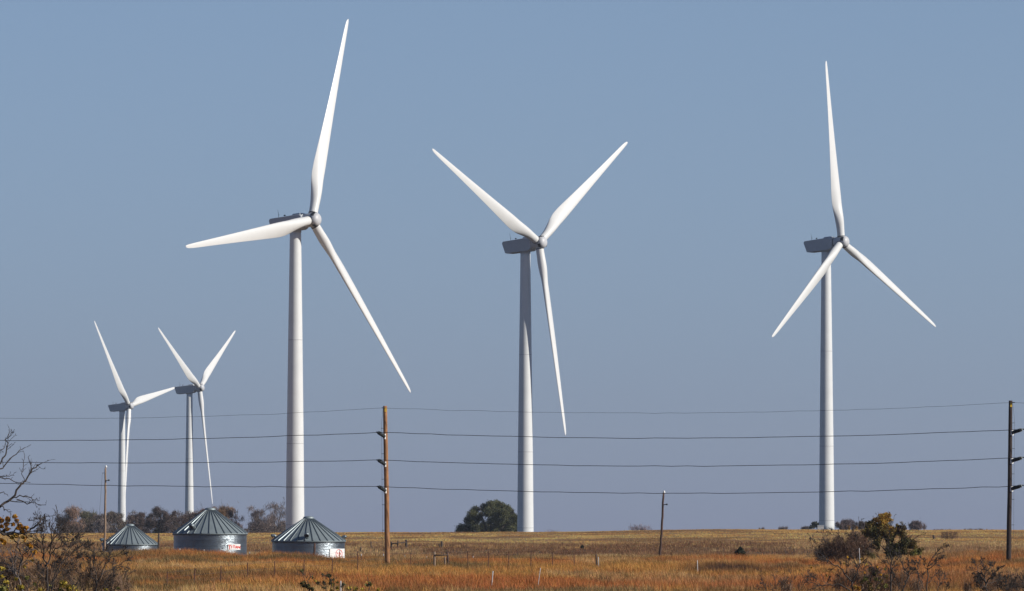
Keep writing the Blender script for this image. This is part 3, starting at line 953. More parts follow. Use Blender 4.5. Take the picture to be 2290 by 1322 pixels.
def crown_points(r, blobs, n, shell=.55, rag=.42):
    """Points spread through a set of ellipsoids (centre, radii), denser towards their outsides."""
    vol = np.array([b[1][0] * b[1][1] * b[1][2] for b in blobs]) ** .8; vol /= vol.sum()
    k = r.choice(len(blobs), n, p=vol)
    c = np.array([b[0] for b in blobs])[k]; rad = np.array([b[1] for b in blobs])[k]
    u = rand_dirs(r, n); rr = (shell + (1 - shell) * r.random(n)) ** .6 * (.80 + .28 * r.random(n)) * (1 + rag * np.abs(r.normal(0, 1, n)) * (r.random(n) < .30))
    return c + u * rad * rr[:, None], k

def far_tree(label, px, top, halfw, d, tint, dens=1., form='bushy', group='bare autumn trees beyond the ridge', seed=0, base_row=None, name='bare_tree', leafy=False):
    r = np.random.default_rng(seed + 100)
    k = d / F
    g = ground_at(px, d); H = at(px, top, d)[2] - g[2]; W = halfw * k
    root = thing(name, label, 'tree', g, group)
    st = []
    for q in range(4 if form != 'cedar' else 1):
        e = g + np.array([r.uniform(-.6, .6) * W * (q > 0), r.uniform(-.3, .3) * W, H * r.uniform(.7, .88)])
        m = g + (e - g) * .45 + r.normal(0, .05, 3) * W
        st.append((np.array([g - [0, 0, .3], g + (m - g) * .3, m, e]), np.array([.16, .14, .10, .03]) * H / 9))
    br = skeleton(r, st, 2 if form != 'open' else 3, .42, 4, .25, .8, .022)
    wood_mesh(br, 5).build('trunk', 'bark_dark', root, True)
    nb = 22
    blobs = []
    for q in range(nb):
        a = r.uniform(0, 2 * math.pi); rr = math.sqrt(r.random())
        z = r.uniform(.26, .93)
        w = W * (.75 if z > .75 else 1.12)
        c = g + np.array([math.cos(a) * rr * w * .85, math.sin(a) * rr * w * .85, H * z])
        sz = min(W, H * .62) * r.uniform(.24, .46)
        c[2] = min(c[2], g[2] + H - sz * .8)
        blobs.append((c, (sz * r.uniform(.9, 1.3), sz, sz * r.uniform(.75, 1.1))))
    n = int(9000 * dens)
    C, kk = crown_points(r, blobs, n, .1)
    ok = vnoise(C[:, 0] * 1.1 + seed * 7.3, C[:, 2] * 1.1 + C[:, 1] * .6, seed + 5) > (.36 if form == 'open' else .22)
    C = C[ok]; kk = kk[ok]
    bt = (1 + .30 * (r.random(nb) - .5) * 2)[kk][:, None] * np.asarray(tint) * 1.75  # tint lifted: haze over far crowns is put into their colour
    if leafy:
        V, t = leaves(r, C, .36, bt, .35)
        me = fast_mesh('crown', V - g, 4, t, 'foliage')
    else:
        V, t = twig_strips(r, C, .75 if form != 'open' else .95, .055, bt, .7)
        V2, t2 = leaves(r, C[::2], .20, bt[::2], .4)
        me = fast_mesh('crown', np.concatenate([V, V2]) - g, 4, np.concatenate([t, t2]), 'twigs')
    obj_of('crown', me, root)
    return root
FT = [  # label, column, top row, half width, colour, density, form
    ('tan-brown tree at the left end of the far treeline', 158, 1131, 23, (.17, .105, .07), 1.0, 'bushy'),
    ('olive rounded tree second from the left in the far treeline', 200, 1142, 21, (.075, .068, .038), 1.1, 'bushy'),
    ('thin greyish tree behind the slim grey wooden pole', 228, 1149, 14, (.12, .095, .085), .6, 'open'),
    ('olive-brown tree just left of the furthest left turbine tower', 257, 1143, 19, (.085, .068, .048), .9, 'bushy'),
    ('low purple-brown tree just right of the furthest left turbine tower', 308, 1144, 19, (.062, .043, .038), 1.3, 'bushy'),
    ('tall dark purple-brown tree between the two distant turbines', 356, 1132, 21, (.050, .036, .033), 1.6, 'bushy'),
    ('short brown tree left of the second distant turbine tower', 392, 1141, 14, (.070, .047, .043), 1.1, 'bushy'),
    ('reddish-brown tree at the foot of the second distant turbine', 428, 1145, 20, (.088, .054, .047), 1.2, 'bushy'),
    ('brown tree peeping over the left slope of the middle grain bin', 458, 1136, 16, (.095, .058, .047), 1.1, 'bushy'),
    ('russet rounded tree over the right slope of the middle grain bin', 497, 1128, 22, (.130, .078, .042), 1.4, 'bushy'),
    ('thin purple bare tree right of the russet rounded tree', 528, 1138, 15, (.105, .075, .072), .45, 'open'),
    ('open bare tree in the gap between the middle and right grain bins', 577, 1130, 24, (.105, .080, .072), .62, 'open'),
    ('tall spiky bare tree against the largest turbine tower', 615, 1124, 23, (.115, .090, .082), .50, 'open')]
for i, (lab, px, top, hw, col, dn, form) in enumerate(FT):
    far_tree(lab, px, top, hw * 1.3, 1690 + 25 * math.sin(i * 2.3), col, dn, form, seed=i)
# low brush along the foot of the treeline
r = np.random.default_rng(55)
n = 26000
px = r.uniform(134, 640, n); dd = r.uniform(1665, 1735, n)
x = (px - CX) / F * dd; z = G(x, dd)
hh = np.interp(px, [134, 150, 180, 240, 300, 460, 520, 534, 545, 556, 640], [2.5, 5, 6.2, 7.4, 7.8, 8.2, 7, 5, 3.6, 5, 6.2]) * (.72 + .5 * vnoise(px * .09, dd * .0, 9))
C = np.stack([x, dd, z + r.random(n) * hh], -1)
V, t = twig_strips(r, C, .9, .06, np.array((.125, .09, .078)), .5, .45)
V2, t2 = leaves(r, C, .26, np.array((.12, .09, .07)), .5)
o = obj_of('underbrush', fast_mesh('underbrush', np.concatenate([V, V2]), 4, np.concatenate([t, t2]), 'twigs'))
tag(o, 'dense dark underbrush along the foot of the far treeline', 'brush', kind='stuff')

# dark evergreen oak beside the middle turbine
def oak():
    r = np.random.default_rng(12); d = 1545
    g = ground_at(1098, d); k = d / F
    root = thing('oak_tree', 'dark green rounded oak on the ridge touching the middle turbine tower', 'tree', g)
    lim = [(1055, 1150), (1075, 1138), (1098, 1132), (1122, 1136), (1142, 1150), (1040, 1175)]
    st = []
    for q, (a, b) in enumerate(lim):
        e = at(a, b + 6, d + r.uniform(-4, 4)); s = g + np.array([(e[0] - g[0]) * .25, r.uniform(-1, 1), -.3])
        st.append((np.array([s, s + (e - s) * .4 + [0, 0, .5], e]), np.array([.30, .22, .08])))
    wood_mesh(skeleton(r, st, 2, .4, 4, .2, .8, .03)).build('trunk', 'bark_dark', root, True)
    # photo column, row, radius px
    bl = [(1063, 1141, 10), (1056, 1152, 12), (1048, 1164, 11), (1060, 1166, 12), (1033, 1182, 12), (1047, 1183, 12), (1064, 1181, 11), (1024, 1188, 6),
          (1084, 1136, 11), (1097, 1130, 11), (1110, 1128, 11), (1121, 1132, 10), (1133, 1138, 10), (1143, 1143, 7), (1092, 1146, 12), (1110, 1146, 13), (1127, 1150, 13),
          (1143, 1156, 12), (1153, 1160, 10), (1150, 1173, 12), (1138, 1170, 10), (1107, 1163, 10), (1122, 1166, 9), (1093, 1176, 9), (1106, 1183, 10), (1118, 1182, 8), (1090, 1187, 9), (1143, 1184, 9), (1153, 1186, 8), (1075, 1187, 8), (1076, 1152, 7), (1082, 1172, 8), (1078, 1178, 8), (1130, 1180, 10), (1112, 1174, 9), (1128, 1188, 8), (1108, 1189, 8), (1098, 1165, 9), (1072, 1160, 8)]
    blobs = [(at(a, b, d + r.uniform(-5, 5)), np.array((s, s * 1.1, s * .9)) * k * 1.13) for a, b, s in bl]
    C, kk = crown_points(r, blobs, 54000, .15, .16)
    ok = C[:, 2] > G(C[:, 0], C[:, 1]) + .1
    C = C[ok]; kk = kk[ok]
    cl = (1 + .45 * (r.random(len(bl)) - .5) * 2)[kk]
    tint = np.array((.086, .088, .038)) * cl[:, None]
    V, t = leaves(r, C, .25, tint, .4)
    obj_of('crown', fast_mesh('crown', V - g, 4, t, 'foliage'), root)
oak()
def hedge_bits():
    lst = [('purple-grey twiggy thicket on the skyline left of the leaning red-brown pole', 1433, 1175, 42, 1900, (.125, .085, .085), .7, 'open', False),
           ('tiny purple thicket just right of the middle turbine tower', 1238, 1186, 22, 1950, (.13, .092, .095), .35, 'open', False),
           ('dark green shrub left of the right turbine tower', 1828, 1168, 17, 1640, (.050, .052, .036), .7, 'bushy', True),
           ('purple-brown thicket right of the right turbine tower', 1890, 1163, 19, 1660, (.090, .062, .058), 1.0, 'open', False),
           ('dense purple-brown thicket behind the big bush near the right turbine', 1922, 1167, 18, 1660, (.090, .062, .058), 1.0, 'open', False),
           ('purple-grey rounded shrub on the skyline right of the big bush', 2050, 1166, 17, 1680, (.105, .075, .072), .9, 'open', False),
           ('faint tiny shrub on the skyline left of the right turbine', 1705, 1181, 9, 1800, (.105, .085, .085), .3, 'open', False),
           ('faint low shrub on the skyline halfway between pole and right turbine', 1752, 1179, 11, 1800, (.105, .085, .085), .35, 'open', False),
           ('low grey shrub nearest the green shrub left of the right turbine', 1801, 1179, 10, 1700, (.10, .08, .078), .35, 'open', False),
           ('very low dark brush on the skyline right of the purple-grey shrub', 2105, 1185, 26, 1750, (.085, .068, .062), .35, 'bushy', False),
           ('very low dark brush on the skyline left of the dark utility pole', 2175, 1184, 30, 1750, (.085, .068, .062), .35, 'bushy', False)]
    for i, (lab, px, top, hw, d, col, dn, form, lf) in enumerate(lst):
        far_tree(lab, px, top, hw * 1.1, d, col, dn * .55, form, 'shrubs along the skyline', 60 + i, name='skyline_shrub', leafy=lf)
    for (lab, px, row, d) in [('small yellow sapling on the skyline nearer the right turbine', 1899, 1180, 1400), ('small yellow sapling on the skyline nearer the big bush', 1915.5, 1180, 1400)]:
        r = np.random.default_rng(px.__hash__() % 1000); g = ground_at(px, d)
        root = thing('sapling', lab, 'tree', g, 'yellow saplings on the skyline')
        T = at(px, row - 3, d)
        mb = MB(); mb.tube([g, g + (T - g) * .6, T], [.05, .04, .02], 5); mb.build('trunk', 'bark_dark', root)
        C, kk = crown_points(r, [(at(px, row + 1.5, d), np.array((.33, .33, .6)))], 240, .2)
        V, t = leaves(r, C, .2, np.array((.36, .20, .045)), .3)
        obj_of('crown', fast_mesh('crown', V - g, 4, t, 'foliage'), root)
hedge_bits()

def cedar(label, px, top, bot, hw, d, seed):
    r = np.random.default_rng(seed); k = d / F
    g = ground_at(px, d); T = at(px, top, d); H = T[2] - g[2]
    root = thing('cedar_tree', label, 'tree', g, 'little dark cedars in the field')
    mb = MB(); mb.tube([g - [0, 0, .1], g + [0, 0, H * .9]], [.05, .015], 6); mb.build('trunk', 'bark_dark', root)
    n = 2200
    f = r.random(n) ** .8
    w = hw * k * np.clip(1.15 * np.sin(np.pi * np.clip(.16 + .84 * f, 0, 1)) ** .8, .05, 1)
    a = r.random(n) * 2 * math.pi; rr = np.sqrt(r.random(n)) * (.7 + .5 * vnoise(a * 1.6, f * 5, seed))
    C = g + np.stack([np.cos(a) * w * rr, np.sin(a) * w * rr, H * f], -1)
    V, t = leaves(r, C, .13, np.array((.030, .034, .018)), .4)
    obj_of('crown', fast_mesh('crown', V - g, 4, t, 'foliage'), root)
cedar('little dark green cedar alone in the grass right of the leaning red-brown pole', 1655, 1223, 1249, 13, 575, 3)
cedar('tiny dark cedar in the brown weeds left of the leaning red-brown pole', 1302, 1219, 1233, 4, 930, 4)

def shrub(label, d, stems, leaf=None, levels=3, base_px=None, ratio=.42, nchild=5, bark='bark_dark', r0=.035, name='bare_shrub', cat='shrub', seed=0, spread=.85, up=.16, depth=.5, group=None, rmin=.006, blobs=None, nleaf=0, lsize=.06, bscale=1.2, cut=.25, tw=0., rag=.3):
    r = np.random.default_rng(seed + 300)
    st = []
    for i, pl in enumerate(stems):
        dj = r.uniform(-depth, depth) if i else 0
        rs = 1.0
        if len(pl) == 2 and isinstance(pl[1], float): pl, rs = pl
        n = len(pl)
        P = np.array([at(a, b, d + dj * q / max(n - 1, 1) + r.uniform(-.06, .06)) for q, (a, b) in enumerate(pl)])
        # resample for a gently crooked line
        tt = np.linspace(0, n - 1, (n - 1) * 3 + 1); Q = np.stack([np.interp(tt, np.arange(n), P[:, c]) for c in range(3)], -1)
        Q[1:-1] += r.normal(0, .022, Q[1:-1].shape)
        st.append((Q, np.linspace(r0 * rs, r0 * rs * .22 + .003, len(Q))))
    low = min((s[0] for s in st), key=lambda q: q[0, 2])
    b0 = low[0]
    bx = base_px if base_px is not None else None
    g = ground_at(bx, d) if bx is not None else np.array([b0[0], b0[1], gz(b0[0], b0[1])])
    root = thing(name, label, cat, g, group)
    # carry the lowest stems down to the root
    ext = []
    for (Q, q) in st:
        if Q[0][2] - g[2] < 2.6 and abs(Q[0][0] - g[0]) < 2.2 and Q[0][2] > g[2]:
            if Q[0][2] <= b0[2] + .25:
                ext.append((np.array([g - [0, 0, .15], g + (Q[0] - g) * .5 + r.normal(0, .03, 3), Q[0]]), np.array([q[0] * 1.5, q[0] * 1.2, q[0]])))
    br = skeleton(r, st, levels, ratio, nchild, up, spread, rmin)
    wood_mesh(ext + br, 7).build('branches', bark, root, True)
    if blobs:
        k = d / F
        bb = [(at(a, b, d + r.uniform(-1, 1) * s * k * .8), np.array((s, s, s * .85)) * k * bscale) for a, b, s, *_ in blobs]
        C, kk = crown_points(r, bb, nleaf, .15, rag)
        tc = np.array([PT[c] for *_, c in blobs])[kk]
        ok = vnoise(C[:, 0] * 1.7 / (lsize * 8) + seed, (C[:, 2] + .7 * C[:, 1]) * 1.7 / (lsize * 8), seed) > cut
        C = C[ok]; kk = kk[ok]; tc = tc[ok]
        tc = tc * (1 + .25 * (r.random(len(bb)) - .5) * 2)[kk][:, None]
        if tw:
            V, t = twig_strips(r, C, tw, tw * .024, tc, .8)
            V2, t2 = leaves(r, C[::3], lsize * .6, tc[::3], .4)
            V = np.concatenate([V, V2]); t = np.concatenate([t, t2])
        else:
            V, t = leaves(r, C, lsize, tc, .4)
        obj_of('foliage', fast_mesh('foliage', V - g, 4, t, 'foliage'), root)
    return root
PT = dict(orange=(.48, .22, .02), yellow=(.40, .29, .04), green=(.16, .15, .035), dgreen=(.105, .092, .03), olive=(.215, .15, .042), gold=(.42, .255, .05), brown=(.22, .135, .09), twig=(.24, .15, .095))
def Z1(*p): return [(x / 3.46, 940 + y / 3.46) for x, y in p]
def Z8(*p): return [(x / 6.543, 1120 + y / 6.543) for x, y in p]
def Z3(*p): return [(1780 + x / 6.543, 1130 + y / 6.543) for x, y in p]
def Z4(*p): return [(2080 + x / 7.686, 1150 + y / 7.686) for x, y in p]

# bare tree whose branches reach in from the left edge
shrub('bare dark tree reaching in from the left edge, branches against the sky', 150,
      [([(-120, 1330), (-105, 1240), (-90, 1170), (-60, 1120), (-50, 1060), (-45, 990)], 2.4),
       ([(-70, 1170), (-40, 1152)] + Z1((0, 665), (100, 600), (150, 520), (190, 475), (230, 410), (290, 350), (320, 335)), 1.0),
       (Z1((100, 600), (150, 588), (230, 590), (270, 612), (305, 620)), .42), (Z1((130, 612), (200, 635), (250, 630), (290, 648), (355, 655)), .42),
       (Z1((0, 665), (30, 690), (60, 690), (85, 735)), .4), (Z1((230, 410), (238, 340), (232, 270)), .35), (Z1((190, 470), (172, 400), (190, 320), (185, 250)), .3),
       ([(-50, 1075), (-20, 1062)] + Z1((0, 390), (60, 320), (130, 260), (195, 210)), .6),
       ([(-48, 1060)] + Z1((0, 330), (50, 262), (60, 200), (50, 150), (70, 70)), .6), (Z1((55, 145), (85, 105), (112, 70)), .3),
       ([(-50, 1090), (-20, 1076)] + Z1((0, 430), (50, 440), (105, 425)), .4), (Z1((0, 440), (60, 460), (150, 485), (235, 482)), .35), (Z1((-60, 540), (0, 555), (60, 575)), .4), (Z1((-60, 250), (0, 230), (40, 180)), .4)],
      base_px=-122, ratio=.18, nchild=4, levels=2, r0=.040, name='bare_tree', cat='tree', seed=1, depth=.6, up=.10, rmin=.0045)
# branch with orange leaves
ol = [(20, 290, 7), (2, 275, 6), (115, 262, 6), (118, 290, 6), (215, 232, 6), (245, 290, 5), (95, 345, 6), (190, 345, 5), (290, 365, 7), (315, 395, 7), (385, 395, 6), (330, 445, 5), (100, 415, 6), (25, 375, 5), (265, 400, 6), (60, 440, 5),
      (60, 610, 6), (30, 580, 5), (415, 640, 5), (515, 745, 6), (455, 665, 5), (350, 575, 6), (290, 560, 7), (330, 540, 6), (235, 520, 7), (180, 545, 6), (265, 715, 4), (345, 690, 4), (470, 870, 3), (360, 960, 3)]
def q8(l, c): return [(x / 6.543, 1120 + y / 6.543, s * .62, c) for x, y, s in l]
shrub('tree with clumps of orange leaves on a dark bough low at the left edge', 160,
      [([(-70, 1340), (-60, 1260), (-45, 1205), (-20, 1188)] + Z8((0, 430), (80, 490), (200, 460), (300, 470), (380, 480), (460, 420), (560, 330), (630, 240), (655, 195)), 1.3),
       (Z8((0, 430), (-60, 380), (-20, 300), (20, 280)), .5), (Z8((80, 490), (100, 400), (118, 280)), .4), (Z8((200, 460), (260, 380), (215, 235)), .45), (Z8((300, 470), (300, 390), (250, 290)), .35),
       (Z8((380, 480), (520, 465), (560, 400), (630, 335)), .4), (Z8((400, 470), (385, 400)), .3), (Z8((460, 420), (480, 300), (440, 260)), .2),
       (Z8((80, 490), (190, 560), (250, 660), (330, 800), (310, 900), (270, 1060)), .5), (Z8((250, 660), (350, 600), (420, 630)), .3), (Z8((330, 800), (440, 700), (520, 740)), .3)],
      base_px=-74, ratio=.28, nchild=3, levels=2, r0=.045, name='autumn_tree', cat='tree', seed=2, depth=.5, up=.1, rmin=.005,
      blobs=q8(ol, 'orange')[:22] + q8(ol[22:], 'gold'), nleaf=2800, lsize=.075)
shrub('leaning pale-stemmed bare shrub at the bottom left edge', 170,
      [(Z8((340, 1330), (270, 1130), (200, 1020), (130, 950), (50, 880), (0, 800)), 1.), (Z8((270, 1090), (310, 930), (320, 800), (250, 650)), .7), (Z8((270, 1130), (180, 1060), (60, 1100)), .4), (Z8((310, 930), (420, 830), (480, 700)), .4)],
      levels=3, ratio=.42, nchild=6, bark='bark_pale', r0=.026, seed=3, group='bare shrubs at the lower left')
shrub('dark forked bare shrub standing left of the slim grey wooden pole', 190,
      [(Z8((690, 1330), (695, 1150), (680, 950), (740, 800), (742, 650), (745, 500), (740, 360), (725, 270)), 1.1), (Z8((680, 950), (640, 850), (610, 700), (510, 625), (430, 560)), .8), (Z8((640, 850), (625, 640), (630, 470), (600, 330)), .6),
       (Z8((742, 770), (850, 680), (900, 600), (1080, 570)), .6), (Z8((742, 620), (830, 500), (930, 470), (1020, 400)), .5), (Z8((690, 1200), (620, 1050), (590, 960)), .5), (Z8((745, 500), (790, 420), (880, 380)), .3), (Z8((630, 500), (560, 420), (540, 380)), .3)],
      levels=3, ratio=.42, nchild=6, r0=.032, seed=4, group='bare shrubs at the lower left')
shrub('bushy dark shrub leaning right, between the forked shrub and the slim pole', 195,
      [(Z8((720, 1330), (760, 1180), (860, 980), (960, 850), (1080, 740), (1210, 640)), .8), (Z8((750, 1330), (800, 1120), (880, 930), (930, 800), (1010, 680), (1090, 580)), .7), (Z8((740, 1330), (830, 1080), (1000, 900), (1100, 820)), .6), (Z8((860, 1030), (980, 1020), (1100, 1010)), .4), (Z8((900, 930), (1060, 640), (1180, 500)), .5)],
      levels=3, ratio=.38, nchild=7, r0=.024, seed=5, group='bare shrubs at the lower left')
shrub('dark bare shrub spreading wide below the leftmost grain bin', 200,
      [(Z8((1410, 1330), (1420, 1200), (1380, 1000), (1370, 800), (1355, 640)), 1.), (Z8((1420, 1220), (1330, 1100), (1320, 900), (1290, 800), (1230, 750)), .7), (Z8((1420, 1200), (1490, 1080), (1550, 920), (1650, 820), (1770, 760)), .8), (Z8((1490, 1080), (1700, 960), (1890, 850)), .6), (Z8((1400, 1150), (1280, 1100), (1180, 1020)), .5), (Z8((1550, 920), (1540, 760), (1560, 690)), .5), (Z8((1430, 1330), (1560, 1180), (1700, 1130)), .5)],
      levels=3, ratio=.42, nchild=6, r0=.027, seed=6, group='bare shrubs at the lower left')
# yellow-green brush along the very bottom left
ub = [(8, 1318, 9), (25, 1320, 8), (15, 1302, 5), (60, 1292, 5), (48, 1314, 6), (90, 1320, 6), (118, 1311, 7), (140, 1306, 8), (155, 1316, 8), (135, 1322, 7), (172, 1322, 5), (235, 1320, 5), (265, 1316, 4), (5, 1272, 5), (36, 1296, 4), (78, 1306, 4), (2, 1290, 5)]
shrub('low yellow-green leafy shrub along the bottom left corner', 165,
      [([(30, 1350), (20, 1325), (8, 1300)], 1.), ([(60, 1350), (60, 1320), (60, 1292)], .8), ([(120, 1350), (125, 1330), (138, 1305)], .8), ([(150, 1350), (160, 1330), (165, 1312)], .8), ([(230, 1350), (238, 1330), (262, 1312)], .7)],
      levels=2, ratio=.5, nchild=4, r0=.02, seed=7, name='leafy_shrub', blobs=[(a, b, s, 'yellow' if i % 3 else 'green') for i, (a, b, s) in enumerate(ub)], nleaf=1500, lsize=.065)
def Z6(*p): return [(640 + x / 8.808, 1230 + y / 8.808) for x, y in p]
lb = [(310, 410, 3.5), (335, 470, 4), (345, 540, 4), (420, 530, 4.5), (480, 530, 5), (500, 560, 4), (370, 620, 4), (305, 650, 3.5), (430, 600, 4), (470, 660, 4.5), (490, 640, 3), (715, 490, 2.5), (835, 500, 4.5), (860, 520, 3.5), (880, 600, 3.5), (880, 650, 4), (935, 590, 2.5), (740, 650, 4), (630, 650, 3.5), (1125, 680, 3), (1000, 640, 2.5), (1000, 740, 3.5), (430, 720, 5), (760, 740, 3), (1110, 730, 3), (520, 760, 6), (650, 770, 6), (350, 700, 5)]
yb = [(565, 600, 3), (495, 635, 2.5), (925, 680, 3), (1000, 760, 3.5), (1240, 750, 5), (1370, 760, 4.5), (1500, 780, 3.5), (900, 800, 4), (1600, 560, 3.5), (1620, 620, 4.5), (1650, 670, 4), (1810, 795, 3.5), (1590, 690, 3)]
shrub('leafy dark green shrub at the bottom centre below the ringed grain bin', 245,
      [(Z6((450, 900), (440, 760), (340, 560), (310, 400)), 1.), (Z6((460, 900), (450, 740), (430, 600), (480, 520)), .9), (Z6((900, 900), (890, 700), (870, 560), (835, 480)), .9), (Z6((880, 900), (760, 720), (715, 480)), .6), (Z6((1100, 900), (1110, 780), (1125, 660)), .6), (Z6((1300, 900), (1240, 760)), .5), (Z6((930, 850), (940, 600)), .5), (Z6((1360, 900), (1370, 740)), .5)],
      base_px=715, levels=2, ratio=.4, nchild=4, r0=.024, seed=8, name='leafy_shrub', blobs=[(640 + x / 8.808, 1230 + y / 8.808, s, 'dgreen' if i % 4 else 'green') for i, (x, y, s) in enumerate(lb)] + [(640 + x / 8.808, 1230 + y / 8.808, s * .9, 'yellow') for x, y, s in yb[:8]], nleaf=1100, lsize=.095)
shrub('single yellow-green leafy sprig right of the shrub at the bottom centre', 245, [(Z6((1640, 900), (1640, 700), (1600, 540)), 1.)], levels=1, ratio=.3, nchild=3, r0=.02, seed=9, name='leafy_shrub',
      blobs=[(640 + x / 8.808, 1230 + y / 8.808, s, 'yellow' if i % 2 else 'green') for i, (x, y, s) in enumerate(yb[8:])], nleaf=160, lsize=.11)

def brush(label, d, base, blobs, n, seed, col='twig', tw=.55, stems=None):
    st = stems or [([(base + dx, 1352), (base + dx * 1.6, 1322), (base + dx * 2.4, 1290)], .8) for dx in (-22, -8, 9, 24)]
    shrub(label, d, st, levels=3, ratio=.45, nchild=5, r0=.016, seed=seed, name='brush_shrub', cat='shrub', depth=.9, rmin=.005, base_px=base,
          blobs=[(a, b, s_, col) for a, b, s_ in blobs], nleaf=n, lsize=.07, bscale=1.2, cut=.2, tw=tw, group='tangled brown brush')
brush('tangled brown brush at the very left bottom, behind the pale-stemmed shrub', 178, 20, [(0, 1262, 16), (22, 1272, 18), (46, 1264, 15), (10, 1295, 18), (45, 1300, 18), (70, 1285, 15)], 1000, 31)
brush('tangled brown brush around the forked bare shrub', 205, 110, [(85, 1272, 18), (112, 1280, 20), (135, 1262, 18), (150, 1285, 18), (95, 1302, 18), (128, 1310, 18), (155, 1250, 14), (170, 1262, 12)], 1300, 32)
brush('tangled brown brush around the wide bare shrub below the leftmost bin', 208, 225, [(190, 1295, 16), (212, 1278, 18), (235, 1288, 18), (258, 1300, 18), (222, 1308, 18), (280, 1312, 14)], 1050, 33)
brush('tangled brown brush in the lower right under the big bush', 246, 1930, [(1880, 1300, 14), (1905, 1285, 15), (1930, 1295, 16), (1955, 1285, 16), (1975, 1305, 16), (1940, 1312, 16), (2000, 1300, 14), (2022, 1290, 13), (2050, 1308, 14)], 2300, 34)
brush('tangled brown brush along the bottom at the right corner', 246, 2240, [(2165, 1312, 10), (2190, 1300, 12), (2215, 1308, 13), (2240, 1298, 14), (2262, 1306, 14), (2282, 1300, 12)], 1600, 35)
brush('small brown weed tuft at the bottom between the stakes and the bare shrubs', 262, 1750, [(1742, 1312, 6), (1752, 1306, 7), (1762, 1316, 7)], 420, 36)
# the big bush at the right
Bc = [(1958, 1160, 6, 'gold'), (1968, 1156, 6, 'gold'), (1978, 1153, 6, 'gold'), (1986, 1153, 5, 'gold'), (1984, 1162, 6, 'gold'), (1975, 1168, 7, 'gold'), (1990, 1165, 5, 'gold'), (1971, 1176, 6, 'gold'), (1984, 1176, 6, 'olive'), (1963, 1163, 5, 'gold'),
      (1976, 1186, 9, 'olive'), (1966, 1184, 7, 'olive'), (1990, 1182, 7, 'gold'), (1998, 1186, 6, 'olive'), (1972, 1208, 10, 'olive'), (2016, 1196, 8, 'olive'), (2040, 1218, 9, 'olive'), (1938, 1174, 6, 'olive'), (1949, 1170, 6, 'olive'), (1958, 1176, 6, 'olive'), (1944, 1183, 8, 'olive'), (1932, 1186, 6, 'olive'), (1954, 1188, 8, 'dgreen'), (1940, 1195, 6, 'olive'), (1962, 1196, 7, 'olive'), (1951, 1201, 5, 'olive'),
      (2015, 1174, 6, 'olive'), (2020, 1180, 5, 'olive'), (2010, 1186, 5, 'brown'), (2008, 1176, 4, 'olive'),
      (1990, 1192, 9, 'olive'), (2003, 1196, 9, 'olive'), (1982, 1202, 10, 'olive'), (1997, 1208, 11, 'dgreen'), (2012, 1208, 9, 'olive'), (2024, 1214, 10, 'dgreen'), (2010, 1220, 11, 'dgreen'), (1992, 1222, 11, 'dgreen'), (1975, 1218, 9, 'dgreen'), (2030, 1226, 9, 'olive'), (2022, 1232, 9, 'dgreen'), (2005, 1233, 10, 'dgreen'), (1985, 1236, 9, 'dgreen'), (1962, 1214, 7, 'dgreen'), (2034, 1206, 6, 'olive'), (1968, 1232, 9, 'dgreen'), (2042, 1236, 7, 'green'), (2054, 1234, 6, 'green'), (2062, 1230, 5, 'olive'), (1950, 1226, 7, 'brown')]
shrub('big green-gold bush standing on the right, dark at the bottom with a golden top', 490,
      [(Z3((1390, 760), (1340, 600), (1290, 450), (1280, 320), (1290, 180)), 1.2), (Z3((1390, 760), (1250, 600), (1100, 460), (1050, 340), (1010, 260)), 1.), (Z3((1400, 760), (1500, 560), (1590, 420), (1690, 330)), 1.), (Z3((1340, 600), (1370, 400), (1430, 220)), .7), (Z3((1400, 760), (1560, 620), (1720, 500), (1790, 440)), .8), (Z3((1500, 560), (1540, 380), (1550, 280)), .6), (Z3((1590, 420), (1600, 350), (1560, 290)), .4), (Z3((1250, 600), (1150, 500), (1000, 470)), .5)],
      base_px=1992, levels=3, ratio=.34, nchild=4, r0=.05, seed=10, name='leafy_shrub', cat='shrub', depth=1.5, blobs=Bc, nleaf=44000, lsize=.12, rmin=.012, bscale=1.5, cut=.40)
Rb2 = [(1862, 1230, 14, 'brown'), (1845, 1234, 12, 'brown'), (1880, 1225, 15, 'brown'), (1832, 1238, 8, 'brown'), (1897, 1215, 14, 'brown'), (1915, 1222, 15, 'brown'), (1905, 1236, 13, 'brown'), (1880, 1240, 12, 'brown'), (1928, 1210, 12, 'brown'), (1935, 1228, 12, 'brown'), (1910, 1203, 9, 'brown'), (1872, 1207, 6, 'brown'), (1843, 1230, 2, 'orange'), (1867, 1236, 2, 'orange'), (1850, 1216, 5, 'brown'), (1926, 1250, 8, 'olive'), (1945, 1243, 9, 'dgreen')]
shrub('dense dark brown twiggy thicket left of the big green-gold bush', 497,
      [(Z3((700, 800), (620, 640), (480, 600), (330, 600), (230, 600)), .8), (Z3((720, 800), (700, 600), (620, 470), (540, 420)), .8), (Z3((740, 800), (770, 600), (780, 420), (900, 390)), .9), (Z3((760, 800), (860, 560), (950, 440), (1000, 400)), .8), (Z3((700, 800), (560, 700), (420, 680), (300, 660)), .7), (Z3((780, 800), (900, 620), (1020, 560), (1130, 500)), .8), (Z3((690, 800), (640, 690), (520, 560), (400, 520)), .7), (Z3((820, 800), (1000, 680), (1120, 640)), .7)],
      base_px=1893, levels=4, ratio=.42, nchild=4, r0=.04, seed=11, name='bare_shrub', depth=1.6, rmin=.014, blobs=Rb2, nleaf=9000, lsize=.15, bscale=1.45, cut=.16, tw=.8, rag=.7)
